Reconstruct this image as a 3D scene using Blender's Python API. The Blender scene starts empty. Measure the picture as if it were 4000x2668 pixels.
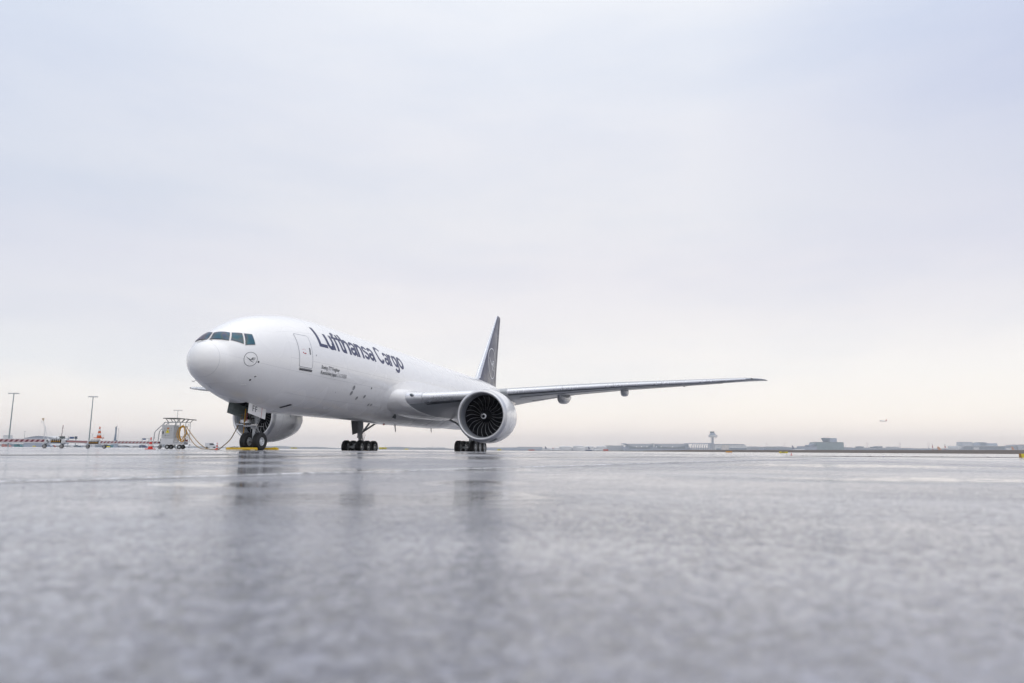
import bpy, bmesh, math, random
from mathutils import Vector, Matrix
random.seed(7)
PI = math.pi
SC = bpy.context.scene
COL = SC.collection

# ---------------------------------------------------------------- camera
CAM = Vector((-31.324, -24.4793, 0.06))
HEAD, PITCH, ROLL, FPX = 0.2392, 0.1519, -0.0067, 2784.4
Fv = Vector((math.cos(HEAD)*math.cos(PITCH), math.sin(HEAD)*math.cos(PITCH), math.sin(PITCH)))
Rv = Vector((math.sin(HEAD), -math.cos(HEAD), 0))
Uv = Rv.cross(Fv)
cr, sr = math.cos(ROLL), math.sin(ROLL)
Rc = cr*Rv - sr*Uv
Uc = sr*Rv + cr*Uv
cam = bpy.data.objects.new('camera', bpy.data.cameras.new('camera'))
COL.objects.link(cam)
cam.matrix_world = Matrix(((Rc.x, Uc.x, -Fv.x, CAM.x), (Rc.y, Uc.y, -Fv.y, CAM.y), (Rc.z, Uc.z, -Fv.z, CAM.z), (0, 0, 0, 1)))
cam.data.sensor_width = 36
cam.data.lens = FPX/4000*36
cam.data.clip_start = 0.05
cam.data.clip_end = 30000
cam.data.dof.use_dof = True
cam.data.dof.focus_distance = 50
cam.data.dof.aperture_fstop = 2.0
SC.camera = cam

# ---------------------------------------------------------------- light
def s2l(c):
    return tuple((x/255/12.92) if x/255 < .04045 else ((x/255+.055)/1.055)**2.4 for x in c)
w = bpy.data.worlds.new("World"); SC.world = w; w.use_nodes = True
nt = w.node_tree; nt.nodes.clear()
def N(nt, t, **kw):
    n = nt.nodes.new(t)
    for k, v in kw.items():
        if k in n.inputs.keys(): n.inputs[k].default_value = v
        else: setattr(n, k, v)
    return n
def ramp(nt, fac, stops, interp='LINEAR'):
    r = nt.nodes.new('ShaderNodeValToRGB'); e = r.color_ramp; e.interpolation = interp
    while len(e.elements) < len(stops): e.elements.new(.5)
    for el, (p, c) in zip(e.elements, stops):
        el.position = p
        el.color = (c, c, c, 1) if isinstance(c, (int, float)) else (*c, 1)
    nt.links.new(fac, r.inputs['Fac'])
    return r
tc = N(nt, 'ShaderNodeTexCoord')
sep = N(nt, 'ShaderNodeSeparateXYZ'); nt.links.new(tc.outputs['Generated'], sep.inputs[0])
def L(*c): return s2l(c)
# overcast sky: elevation (sine) against colour, warm band low down, bright cloud overhead
SKY = [(0.0, (1.12, 1.03, .98)), (.014, (1.17, 1.05, .98)), (.034, (1.15, 1.05, .96)), (.055, (1.09, 1.03, .955)), (.10, (.965, .95, .93)),
       (.16, L(239, 238, 241)), (.23, L(231, 231, 238)), (.32, L(229, 231, 238)), (.42, L(228, 231, 240)), (.52, L(229, 234, 244)),
       (.62, L(243, 246, 251)), (1.0, (1.6, 1.61, 1.64))]
# slightly wavy cloud deck: the elevation is stirred by large noise
mp = N(nt, 'ShaderNodeMapping'); mp.inputs['Scale'].default_value = (1.6, 1.6, 5.0)
nt.links.new(tc.outputs['Generated'], mp.inputs[0])
nz = N(nt, 'ShaderNodeTexNoise', Scale=1.7, Detail=4.0, Roughness=.5); nt.links.new(mp.outputs[0], nz.inputs['Vector'])
ms = N(nt, 'ShaderNodeMath', operation='MULTIPLY_ADD'); nt.links.new(nz.outputs['Fac'], ms.inputs[0]); ms.inputs[1].default_value = .10; ms.inputs[2].default_value = -.05
mz = N(nt, 'ShaderNodeMath', operation='MULTIPLY'); nt.links.new(sep.outputs['Z'], mz.inputs[0]); mz.inputs[1].default_value = 6.0; mz.use_clamp = True
mm = N(nt, 'ShaderNodeMath', operation='MULTIPLY'); nt.links.new(ms.outputs[0], mm.inputs[0]); nt.links.new(mz.outputs[0], mm.inputs[1])
ma = N(nt, 'ShaderNodeMath', operation='ADD', use_clamp=True); nt.links.new(sep.outputs['Z'], ma.inputs[0]); nt.links.new(mm.outputs[0], ma.inputs[1])
rp = ramp(nt, ma.outputs[0], SKY)
# thin darker blue gaps between clouds
n2 = N(nt, 'ShaderNodeTexNoise', Scale=2.6, Detail=5.0, Roughness=.55)
mp2 = N(nt, 'ShaderNodeMapping'); mp2.inputs['Scale'].default_value = (1, 1, 4.5); mp2.inputs['Location'].default_value = (3.1, .4, .9)
nt.links.new(tc.outputs['Generated'], mp2.inputs[0]); nt.links.new(mp2.outputs[0], n2.inputs['Vector'])
r2 = ramp(nt, n2.outputs['Fac'], [(.40, (1.02, 1.01, 1.0)), (.72, (.935, .95, .975))])
# the cloud is thinner (bluer) away to the south-east and north-west
mx = N(nt, 'ShaderNodeMix', data_type='RGBA', blend_type='MULTIPLY'); mx.inputs['Factor'].default_value = 1
nt.links.new(rp.outputs['Color'], mx.inputs['A']); nt.links.new(r2.outputs['Color'], mx.inputs['B'])
dt = N(nt, 'ShaderNodeVectorMath', operation='DOT_PRODUCT'); nt.links.new(tc.outputs['Generated'], dt.inputs[0]); dt.inputs[1].default_value = (math.sin(HEAD), -math.cos(HEAD), 0)
az = N(nt, 'ShaderNodeMath', operation='MULTIPLY_ADD'); nt.links.new(dt.outputs['Value'], az.inputs[0]); az.inputs[1].default_value = .5; az.inputs[2].default_value = .5
r3 = ramp(nt, az.outputs[0], [(.18, (.93, .96, 1.0)), (.36, (1, 1, 1)), (.62, (1, 1, 1)), (.80, (.74, .785, .91))])
hz = ramp(nt, sep.outputs['Z'], [(.12, 0.0), (.42, 1.0)])
mx3 = N(nt, 'ShaderNodeMix', data_type='RGBA', blend_type='MULTIPLY')
nt.links.new(hz.outputs['Color'], mx3.inputs['Factor']); nt.links.new(mx.outputs['Result'], mx3.inputs['A']); nt.links.new(r3.outputs['Color'], mx3.inputs['B'])
r4 = ramp(nt, az.outputs[0], [(.20, (.885, .915, .96)), (.42, (1, 1, 1))])
mx4 = N(nt, 'ShaderNodeMix', data_type='RGBA', blend_type='MULTIPLY'); mx4.inputs['Factor'].default_value = 1
nt.links.new(mx3.outputs['Result'], mx4.inputs['A']); nt.links.new(r4.outputs['Color'], mx4.inputs['B'])
bg = N(nt, 'ShaderNodeBackground', Strength=1.045); nt.links.new(mx4.outputs['Result'], bg.inputs['Color'])
wo = N(nt, 'ShaderNodeOutputWorld'); nt.links.new(bg.outputs[0], wo.inputs['Surface'])
sun = bpy.data.objects.new('sun', bpy.data.lights.new('sun', 'SUN')); COL.objects.link(sun)
sun.data.energy = 0.5; sun.data.angle = math.radians(70); sun.data.color = (1, .97, .93)
sun.rotation_euler = (math.radians(40), 0, math.radians(-35))
SC.view_settings.view_transform = 'Standard'; SC.view_settings.look = 'None'
SC.view_settings.exposure = 0; SC.view_settings.gamma = 1

# ---------------------------------------------------------------- helpers
def ray(u, v):                       # direction through pixel (u, v) of the 4000 px wide photograph, depth 1
    return Fv + Rc*((u-2000)/FPX) + Uc*((1334-v)/FPX)
def at(u, v, d): return CAM + ray(u, v)*d
def yh(u):                           # horizon row in column u
    a, b = ray(u, 1600).z, ray(u, 1900).z
    return 1600 + 300*a/(a-b)
def gnd(u, d, z=None):
    p = at(u, yh(u), d); p.z = gz(p) if z is None else z; return p
def hgt(u, v, d): return at(u, v, d).z
def sm(a, b, x):
    t = min(1, max(0, (x-a)/(b-a))); return t*t*(3-2*t)
def DL(p):
    q = Vector((p[0], p[1])) - Vector((CAM.x, CAM.y))
    return q.x*math.cos(HEAD)+q.y*math.sin(HEAD), q.x*math.sin(HEAD)-q.y*math.cos(HEAD)
def terr(D, Lr):
    z = -.14*(1-sm(.5, 24, D))-.28*sm(42, 60, D)+.31*sm(80, 150, D)
    k = sm(6, 26, -Lr)
    z = z*(1-k)+k*(-.14+.12*sm(3, 30, D)+.03*sm(40, 60, D)+.10*sm(62, 95, D))*(1-sm(430, 470, D))
    l = max(Lr-3, 0)
    z -= 1.05*(1-math.exp(-l/60))*sm(0, 10, l)*(1-sm(100, 330, D))*(1-sm(430, 470, D))
    return z
def gz(p): return terr(*DL(p))
def gpos(u, d):
    p = gnd(u, d); p.z = gz(p); return p
VIEWROT = HEAD - PI/2                # local +X = right of the picture, +Y = away
MATS = {}
def mat(name, col, rough=.5, metal=0.0, var=0.0, scale=4.0, bump=0.0, coat=0.0, emit=None, spec=.5, stretch=None, bscale=None, det=6.0):
    if name in MATS: return MATS[name]
    m = bpy.data.materials.new(name); m.use_nodes = True; nt = m.node_tree
    b = nt.nodes['Principled BSDF']
    b.inputs['Base Color'].default_value = (*col, 1); b.inputs['Roughness'].default_value = rough
    b.inputs['Metallic'].default_value = metal; b.inputs['Coat Weight'].default_value = coat; b.inputs['Coat Roughness'].default_value = .06
    b.inputs['Specular IOR Level'].default_value = spec
    if emit: b.inputs['Emission Color'].default_value = (*col, 1); b.inputs['Emission Strength'].default_value = emit
    if var or bump:
        tc = nt.nodes.new('ShaderNodeTexCoord'); mp = nt.nodes.new('ShaderNodeMapping')
        if stretch: mp.inputs['Scale'].default_value = stretch
        nt.links.new(tc.outputs['Object'], mp.inputs[0])
        n = N(nt, 'ShaderNodeTexNoise', Scale=scale, Detail=det, Roughness=.62); nt.links.new(mp.outputs[0], n.inputs['Vector'])
        if var:
            lo = tuple(c*(1-var) for c in col); hi = tuple(min(1, c*(1+var*.6)) for c in col)
            r = ramp(nt, n.outputs['Fac'], [(.3, lo), (.68, hi)]); nt.links.new(r.outputs['Color'], b.inputs['Base Color'])
            rr = ramp(nt, n.outputs['Fac'], [(.3, max(.02, rough*.8)), (.7, min(1, rough*1.25))]); nt.links.new(rr.outputs['Color'], b.inputs['Roughness'])
        if bump:
            if bscale:
                n = N(nt, 'ShaderNodeTexNoise', Scale=bscale, Detail=4.0); nt.links.new(mp.outputs[0], n.inputs['Vector'])
            bp = N(nt, 'ShaderNodeBump', Strength=bump, Distance=.02); nt.links.new(n.outputs['Fac'], bp.inputs['Height']); nt.links.new(bp.outputs[0], b.inputs['Normal'])
    MATS[name] = m
    return m

ABS = {}
class MB:
    def __init__(s): s.v = []; s.f = []; s.mi = []; s.cur = 0
    def add(s, vs, fs):
        o = len(s.v); s.v += [Vector(p) for p in vs]; s.f += [tuple(o+i for i in f) for f in fs]; s.mi += [s.cur]*len(fs); return s
    def box(s, c, d, rz=0, bev=0):
        x, y, z = d[0]/2, d[1]/2, d[2]/2; c = Vector(c)
        R = Matrix.Rotation(rz, 3, 'Z')
        if not bev:
            vs = [c+R@Vector((a*x, b*y, e*z)) for e in (-1, 1) for a, b in ((-1, -1), (1, -1), (1, 1), (-1, 1))]
            return s.add(vs, [(3, 2, 1, 0), (4, 5, 6, 7), (0, 1, 5, 4), (1, 2, 6, 5), (2, 3, 7, 6), (3, 0, 4, 7)])
        bev = min(bev, x*.9, y*.9, z*.9)
        bm = bmesh.new(); bmesh.ops.create_cube(bm, size=1)
        for v in bm.verts: v.co = Vector((v.co.x*2*x, v.co.y*2*y, v.co.z*2*z))
        bmesh.ops.bevel(bm, geom=bm.edges[:], offset=bev, segments=2, affect='EDGES', profile=.6)
        vs = [c+R@v.co for v in bm.verts]; fs = [tuple(v.index for v in f.verts) for f in bm.faces]; bm.free()
        return s.add(vs, fs)
    def rings(s, rings, close=True, caps=(True, True)):
        n = len(rings[0]); o = []
        for r in rings: o += r
        fs = []
        for i in range(len(rings)-1):
            for j in range(n if close else n-1):
                k = (j+1) % n
                fs.append((i*n+j, i*n+k, (i+1)*n+k, (i+1)*n+j))
        if caps[0]: fs.append(tuple(range(n-1, -1, -1)))
        if caps[1]: fs.append(tuple((len(rings)-1)*n+j for j in range(n)))
        return s.add(o, fs)
    def frame(s, d):
        d = Vector(d).normalized(); a = Vector((0, 0, 1)) if abs(d.z) < .9 else Vector((1, 0, 0))
        x = a.cross(d).normalized(); return x, d.cross(x).normalized()
    def cyl(s, p, q, r, r2=None, n=14):
        p, q = Vector(p), Vector(q); r2 = r if r2 is None else r2
        x, y = s.frame(q-p)
        return s.rings([[c+(x*math.cos(2*PI*i/n)+y*math.sin(2*PI*i/n))*rr for i in range(n)] for c, rr in ((p, r), (q, r2))])
    def tube(s, pts, r, n=8):
        pts = [Vector(p) for p in pts]; rg = []; X = None
        for i, p in enumerate(pts):
            d = (pts[min(i+1, len(pts)-1)]-pts[max(i-1, 0)]).normalized()
            if X is None: X, Y = s.frame(d)
            else:
                X = (X-d*X.dot(d)).normalized(); Y = d.cross(X)
            rr = r[i] if isinstance(r, (list, tuple)) else r
            rg.append([p+(X*math.cos(2*PI*j/n)+Y*math.sin(2*PI*j/n))*rr for j in range(n)])
        return s.rings(rg)
    def lathe(s, c, ax, prof, n=32, caps=(False, False)):     # prof: (along, radius)
        c = Vector(c); d = Vector(ax).normalized(); x, y = s.frame(d)
        return s.rings([[c+d*a+(x*math.cos(2*PI*j/n)+y*math.sin(2*PI*j/n))*max(r, 1e-4) for j in range(n)] for a, r in prof], caps=caps)
    def ball(s, c, r, n=12, sc=(1, 1, 1)):
        c = Vector(c)
        return s.rings([[c+Vector((r*sc[0]*math.sin(t)*math.cos(2*PI*j/n), r*sc[1]*math.sin(t)*math.sin(2*PI*j/n), r*sc[2]*math.cos(t))) for j in range(n)] for t in [1e-3+(PI-2e-3)*i/8 for i in range(9)]])
    def poly(s, pts, th):                                      # extruded planar polygon, th = vector
        n = len(pts); pts = [Vector(p) for p in pts]; th = Vector(th)
        return s.add(pts+[p+th for p in pts], [tuple(range(n))[::-1], tuple(range(n, 2*n))]+[(i, (i+1) % n, (i+1) % n+n, i+n) for i in range(n)])
    def build(s, name, m, parent=None, smooth=None, label=None, origin=None):
        me = bpy.data.meshes.new(name)
        if origin is None:
            if s.v:
                lo = Vector([min(v[i] for v in s.v) for i in range(3)]); hi = Vector([max(v[i] for v in s.v) for i in range(3)])
                origin = (lo+hi)/2
                if parent is None: origin.z = lo.z
            else: origin = Vector((0, 0, 0))
        me.from_pydata([v-origin for v in s.v], [], s.f)
        ms = m if isinstance(m, (list, tuple)) else [m]
        for x in ms: me.materials.append(x)
        for p, i in zip(me.polygons, s.mi): p.material_index = i
        bm = bmesh.new(); bm.from_mesh(me)
        if smooth != 'keep': bmesh.ops.recalc_face_normals(bm, faces=bm.faces[:])
        bm.to_mesh(me); bm.free()
        if smooth is not None:
            a = 40 if smooth in (True, 'keep') else smooth
            for p in me.polygons: p.use_smooth = True
            me.set_sharp_from_angle(angle=math.radians(a))
        o = bpy.data.objects.new(name, me); COL.objects.link(o)
        o.location = origin - (ABS.get(parent.name, Vector((0, 0, 0))) if parent else Vector((0, 0, 0)))
        if parent: o.parent = parent
        ABS[o.name] = Vector(origin)
        if label: o['label'] = label
        return o
def tag(o, label=None, cat=None, group=None, kind=None):
    for k, v in (('label', label), ('category', cat), ('group', group), ('kind', kind)):
        if v: o[k] = v
    return o
def empty(name, loc=(0, 0, 0), rz=0, **kw):
    o = bpy.data.objects.new(name, None); COL.objects.link(o); o.location = loc; o.rotation_euler = (0, 0, rz)
    ABS[o.name] = Vector((0, 0, 0)); o.empty_display_size = .3
    return tag(o, **kw)
def copy_tree(o, parent=None):
    c = o.copy(); COL.objects.link(c)
    if parent: c.parent = parent
    for ch in list(o.children): copy_tree(ch, c)
    return c

# ---------------------------------------------------------------- ground
def ground_mat():
    m = bpy.data.materials.new('wet_asphalt'); m.use_nodes = True; nt = m.node_tree; b = nt.nodes['Principled BSDF']
    g = N(nt, 'ShaderNodeNewGeometry')
    rot = N(nt, 'ShaderNodeMapping'); rot.inputs['Rotation'].default_value = (0, 0, -HEAD+.12)
    nt.links.new(g.outputs['Position'], rot.inputs[0])
    def noise(scale, det=4, rough=.5, st=(1, 1, 1), loc=(0, 0, 0)):
        mp = N(nt, 'ShaderNodeMapping'); mp.inputs['Scale'].default_value = st; mp.inputs['Location'].default_value = loc
        nt.links.new(rot.outputs[0], mp.inputs[0])
        n = N(nt, 'ShaderNodeTexNoise', Scale=scale, Detail=det, Roughness=rough); nt.links.new(mp.outputs[0], n.inputs['Vector']); return n.outputs['Fac']
    def math_(op, a, bb=None, c=None, clamp=False):
        n = N(nt, 'ShaderNodeMath', operation=op, use_clamp=clamp)
        for i, x in enumerate((a, bb, c)):
            if x is None: continue
            if isinstance(x, (int, float)): n.inputs[i].default_value = x
            else: nt.links.new(x, n.inputs[i])
        return n.outputs[0]
    big = noise(.11, 4, .55, (1, .45, 1))
    mid = noise(.9, 5, .6, (1, .5, 1), (4, 2, 0))
    small = noise(26, 4, .65)
    grain = noise(75, 4, .6)
    film0 = noise(38, 4, .65, (1, 1, 1), (2, 9, 4))
    # asphalt colour: dark, a little blue, with lighter worn stones
    c1 = ramp(nt, film0, [(.36, (.014, .017, .028)), (.46, (.055, .062, .098)), (.70, (.15, .165, .235))])
    c2 = ramp(nt, mid, [(.3, (.72, .72, .74)), (.7, (1.15, 1.13, 1.12))])
    mx = N(nt, 'ShaderNodeMix', data_type='RGBA', blend_type='MULTIPLY'); mx.inputs['Factor'].default_value = 1
    nt.links.new(c1.outputs['Color'], mx.inputs['A']); nt.links.new(c2.outputs['Color'], mx.inputs['B'])
    vo = N(nt, 'ShaderNodeTexVoronoi', Scale=9.0); nt.links.new(rot.outputs[0], vo.inputs['Vector'])
    peb = ramp(nt, vo.outputs['Distance'], [(.07, (.06, .055, .06)), (.10, (1, 1, 1))])
    mk = N(nt, 'ShaderNodeMix', data_type='RGBA', blend_type='MULTIPLY'); mk.inputs['Factor'].default_value = .5
    nt.links.new(mx.outputs['Result'], mk.inputs['A']); nt.links.new(peb.outputs['Color'], mk.inputs['B'])
    nt.links.new(mk.outputs['Result'], b.inputs['Base Color'])
    # how much water stands on it: film lies in broad patches
    wet = math_('ADD', math_('MULTIPLY', big, .55), math_('MULTIPLY', mid, .45))
    film = noise(75, 5, .7, (1, 1, 1), (7, 1, 0))
    wet2 = math_('ADD', math_('ADD', math_('MULTIPLY', wet, .34), math_('MULTIPLY', small, .22)), math_('MULTIPLY', film, .44))
    # shallow standing puddles in joints and old ruts, as bands of smooth water lying across the apron
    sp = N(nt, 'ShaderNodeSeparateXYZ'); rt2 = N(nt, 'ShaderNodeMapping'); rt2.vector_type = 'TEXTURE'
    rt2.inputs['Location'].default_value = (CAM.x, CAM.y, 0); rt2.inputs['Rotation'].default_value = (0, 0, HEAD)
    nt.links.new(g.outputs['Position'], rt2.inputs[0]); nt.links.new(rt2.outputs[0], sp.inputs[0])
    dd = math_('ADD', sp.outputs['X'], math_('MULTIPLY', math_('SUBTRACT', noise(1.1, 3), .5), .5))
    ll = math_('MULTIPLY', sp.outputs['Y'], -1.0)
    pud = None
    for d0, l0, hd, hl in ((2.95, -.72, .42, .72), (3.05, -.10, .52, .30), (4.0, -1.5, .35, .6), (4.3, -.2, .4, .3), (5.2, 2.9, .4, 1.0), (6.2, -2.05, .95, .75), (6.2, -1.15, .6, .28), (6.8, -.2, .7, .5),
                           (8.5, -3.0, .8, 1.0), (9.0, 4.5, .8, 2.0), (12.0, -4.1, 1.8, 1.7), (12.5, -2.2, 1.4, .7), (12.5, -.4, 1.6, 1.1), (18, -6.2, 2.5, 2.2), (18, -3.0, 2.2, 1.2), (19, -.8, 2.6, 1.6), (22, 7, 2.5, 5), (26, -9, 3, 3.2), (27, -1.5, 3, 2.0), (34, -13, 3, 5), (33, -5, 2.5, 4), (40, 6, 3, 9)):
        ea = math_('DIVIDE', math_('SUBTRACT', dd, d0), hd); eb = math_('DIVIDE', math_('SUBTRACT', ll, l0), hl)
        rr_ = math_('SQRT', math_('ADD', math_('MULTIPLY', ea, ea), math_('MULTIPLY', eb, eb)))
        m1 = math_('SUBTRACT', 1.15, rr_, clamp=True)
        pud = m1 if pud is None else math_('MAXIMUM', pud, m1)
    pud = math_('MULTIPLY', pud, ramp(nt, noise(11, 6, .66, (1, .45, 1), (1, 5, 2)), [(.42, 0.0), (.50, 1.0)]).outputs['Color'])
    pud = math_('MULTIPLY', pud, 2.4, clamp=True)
    sh = ramp(nt, noise(.75, 4, .6, (1, .6, 1), (3, 3, 3)), [(.40, 0.0), (.56, 1.0)]).outputs['Color']   # broad sheets of thicker water
    rr = ramp(nt, wet2, [(.40, .40), (.48, .27), (.58, .17)])
    rs = math_('ADD', rr.outputs['Color'], math_('MULTIPLY', math_('SUBTRACT', small, .5), .15), clamp=True)
    rs = math_('MULTIPLY', rs, math_('SUBTRACT', 1.0, math_('MULTIPLY', pud, .85)))
    nt.links.new(rs, b.inputs['Roughness'])
    cw = ramp(nt, wet2, [(.41, .30), (.49, 1.0)])
    cw2 = math_('MAXIMUM', math_('MAXIMUM', cw.outputs['Color'], math_('MULTIPLY', sh, .9)), pud)
    nt.links.new(cw2, b.inputs['Coat Weight']); nt.links.new(math_('MULTIPLY_ADD', pud, -.85, 2.2), b.inputs['Coat IOR'])
    dk = N(nt, 'ShaderNodeMix', data_type='RGBA'); nt.links.new(math_('MULTIPLY', pud, .9), dk.inputs['Factor']); nt.links.new(mk.outputs['Result'], dk.inputs['A']); dk.inputs['B'].default_value = (.008, .009, .011, 1)  # wet puddle colour darkened, painting in more of the aircraft's dark reflection
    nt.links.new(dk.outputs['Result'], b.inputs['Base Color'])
    nt.links.new(math_('MAXIMUM', math_('SUBTRACT', math_('MULTIPLY_ADD', sh, -.10, .20), math_('MULTIPLY', pud, .17)), .03), b.inputs['Coat Roughness'])
    b.inputs['Coat Tint'].default_value = (.95, .96, 1, 1)
    bs = ramp(nt, wet2, [(.40, 1.0), (.52, .28)])
    bb = math_('MULTIPLY', math_('MULTIPLY', bs.outputs['Color'], math_('MULTIPLY_ADD', sh, -.62, 1.1)), math_('SUBTRACT', 1.0, math_('MULTIPLY', pud, .93)))
    bp = N(nt, 'ShaderNodeBump', Distance=1.0); bp.inputs['Strength'].default_value = 1
    h = math_('ADD', math_('MULTIPLY', grain, .0075), math_('MULTIPLY', small, .009))
    hb = math_('ADD', math_('MULTIPLY', h, bb), math_('MULTIPLY', mid, .002))
    nt.links.new(hb, bp.inputs['Height']); nt.links.new(bp.outputs[0], b.inputs['Normal'])
    b2 = N(nt, 'ShaderNodeBump', Distance=1.0); b2.inputs['Strength'].default_value = .85
    nt.links.new(hb, b2.inputs['Height']); nt.links.new(b2.outputs[0], b.inputs['Coat Normal'])
    b.inputs['IOR'].default_value = 1.5
    return m
Ds = [-400, -60, -20, -6, -3, -2, -1, 0] + [i*.5 for i in range(1, 20)] + [10+i for i in range(0, 30)] + [40+i*5 for i in range(12)] + [100, 120, 140, 160, 180, 200, 230, 260, 300, 340, 380, 420, 430, 440, 450, 460, 470, 500, 700, 1000, 2000, 4000, 8000, 14000]
Ls = [-14000, -4000, -1000, -300, -100, -40, -20, -10, -4] + [i for i in range(-2, 22)] + [22+i*6 for i in range(1, 25)] + [190, 230, 280, 340, 400, 500, 700, 1000, 3000, 6000, 14000]
G = MB(); vs = []
for D in Ds:
    for l in Ls:
        p = Vector((CAM.x, CAM.y, 0)) + Vector((math.cos(HEAD), math.sin(HEAD), 0))*D + Rv*l
        p.z = terr(D, l); vs.append(p)
nL = len(Ls)
G.add(vs, [(i*nL+j, i*nL+j+1, (i+1)*nL+j+1, (i+1)*nL+j) for i in range(len(Ds)-1) for j in range(nL-1)])
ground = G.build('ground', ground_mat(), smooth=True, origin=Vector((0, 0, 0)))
tag(ground, kind='structure', label='wet grey asphalt apron mirroring the pale sky')
if ground.data.polygons[0].normal.z < 0: ground.data.flip_normals()

# pavement joints: strips that follow the ground
def strip(name, pts, wd, m, lift=.004, ht=0.0, label=None, kind='structure', jit=0.0):
    s = MB(); rows = []
    P = []
    for a, b in zip(pts[:-1], pts[1:]):
        k = max(1, int((b-a).length/.35)) if (b-a).length < 90 else 60
        for i in range(k): P.append(a.lerp(b, i/k))
    P.append(pts[-1])
    for i, p in enumerate(P):
        d = (P[min(i+1, len(P)-1)]-P[max(i-1, 0)]); d.z = 0; d.normalize(); n = Vector((-d.y, d.x, 0))
        ww = wd*(1+random.uniform(-jit, jit)); off = random.uniform(-jit, jit)*wd*.4; row = []
        for t, hh in ((-.5, 0), (-.3, 1), (.3, 1), (.5, 0)):
            q = p+n*(t*ww+off); q.z = gz(q)+lift+hh*ht*(1+random.uniform(-jit, jit)); row.append(q)
        rows.append(row)
    s.rings(rows, close=False, caps=(False, False))
    o = s.build(name, m, smooth=60); tag(o, kind=kind, label=label); return o
def gline(u, v):                     # point of the ground sheet seen in pixel (u, v)
    r = ray(u, v); a, b = .3, .3
    while b < 600:
        p = CAM+r*b
        if p.z < gz(p): break
        a = b; b *= 1.01
    for _ in range(30):
        m_ = (a+b)/2; p = CAM+r*m_
        if p.z < gz(p): b = m_
        else: a = m_
    return CAM+r*b
M_seal = mat('joint_seal', (.50, .50, .52), .4, var=.75, scale=16, bump=.5)
M_joint = mat('joint_tar', (.03, .03, .036), .3, var=.4, scale=7)
a = gline(-500, 1900); b = gline(1990, 1829); d = (b-a)
strip('road_joint', [a-d*.6, a, b, b+d*1.2, b+d*3.4], .05, M_seal, ht=.007, jit=.5, label='pale raised joint running across the wet apron')
for (u0, v0), (u1, v1), wd in (((2000, 1786), (3300, 1791), .22), ((700, 1789), (1500, 1778), .18), ((-200, 1778), (900, 1776), .5)):
    p = gline(u0, v0); q = gline(u1, v1)
    strip('road_joint', [p, q], wd, M_joint, jit=.4, label='dark tar joint crossing the apron beyond the pale one')

M_line = mat('guide_line_yellow', (.55, .36, .03), .35, var=.3, scale=6)
strip('guide_line', [Vector((-6, 0, 0)), Vector((75, 0, 0))], .15, M_line, label='yellow guide line on the apron under the aircraft')
strip('guide_line', [Vector((4, -8, 0)), Vector((9, -5.5, 0)), Vector((15, -2.2, 0)), Vector((21, -.5, 0)), Vector((27, .0, 0))], .15, M_line, lift=.008, label='curved yellow line joining the one under the aircraft')
# ================================================================= AIRCRAFT
def P(x, y, z): return Vector((x, -y, z-.0022*(36.5+.95*x)))       # x aft of nose, y to port, z up
ST = [(0.192,-.62,-.62,0),(.215,-.42,-.84,.19),(.26,-.27,-.98,.33),(.382,-.04,-1.2,.56),(.62,.21,-1.42,.84),(1,.41,-1.66,1.14),(1.2,.53,-1.77,1.27),(1.5,.9,-1.9,1.45),(2,1.2,-2.11,1.71),(2.5,1.47,-2.28,1.92),(3,1.74,-2.429,2.08),(3.5,1.969,-2.571,2.25),(4,2.178,-2.693,2.4),(5,2.462,-2.907,2.64),(6,2.661,-3.031,2.82),(7,2.84,-3.08,2.94),(8,2.96,-3.1,3.02),(10,3.07,-3.1,3.09),(12,3.1,-3.1,3.1),(44,3.1,-3.1,3.1),(47,3.1,-2.95,3.02),(50,3.08,-2.45,2.82),(53,3.02,-1.7,2.45),(56,2.92,-.8,1.95),(59,2.75,.2,1.3),(61,2.6,.95,.75),(62.5,2.4,1.5,.3),(62.9,2.1,1.85,.05)]
def pchip(xs, ys):
    n = len(xs); h = [xs[i+1]-xs[i] for i in range(n-1)]; d = [(ys[i+1]-ys[i])/h[i] for i in range(n-1)]
    m = [d[0]]+[0 if d[i-1]*d[i] <= 0 else (3*h[i]+3*h[i-1])/((2*h[i]+h[i-1])/d[i-1]+(h[i]+2*h[i-1])/d[i]) for i in range(1, n-1)]+[d[-1]]
    def f(x):
        if x <= xs[0]: return ys[0]
        if x >= xs[-1]: return ys[-1]
        i = max(j for j in range(n-1) if xs[j] <= x); t = (x-xs[i])/h[i]
        return ys[i]*(1+2*t)*(1-t)**2+m[i]*h[i]*t*(1-t)**2+ys[i+1]*t*t*(3-2*t)+m[i+1]*h[i]*t*t*(t-1)
    return f
SX = [(s[0]-.192)**.5 for s in ST]
FT, FB, FW = [pchip(SX, [s[i] for s in ST]) for i in (1, 2, 3)]
def zc(x): return 5.4+.004*(x-5.89)
def sec(x):
    s = max(x-.192, 0)**.5; t, b, w_ = FT(s), FB(s), FW(s); return zc(x)+(t+b)/2, (t-b)/2, w_
def surf(x, th): c, h, w_ = sec(x); return Vector((x, w_*math.cos(th), c+h*math.sin(th)))
def snorm(x, th):
    a = surf(x+.02, th)-surf(x-.02 if x > .22 else x, th); b = surf(x, th+.01)-surf(x, th-.01)
    n = a.cross(b).normalized(); o = surf(x, th)-Vector((x, 0, sec(x)[0]))
    return n if n.dot(o) > 0 else -n
def skin(x, y, z, off=0.0):          # nearest skin point in the ring at x, lifted by off; returns world coords
    c, h, w_ = sec(x); th = math.atan2((z-c)/h, y/w_)
    p = surf(x, th)+snorm(x, th)*off; return P(*p)
def skin_th(x, th, off=0.0):
    p = surf(x, th)+snorm(x, th)*off; return P(*p)

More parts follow.
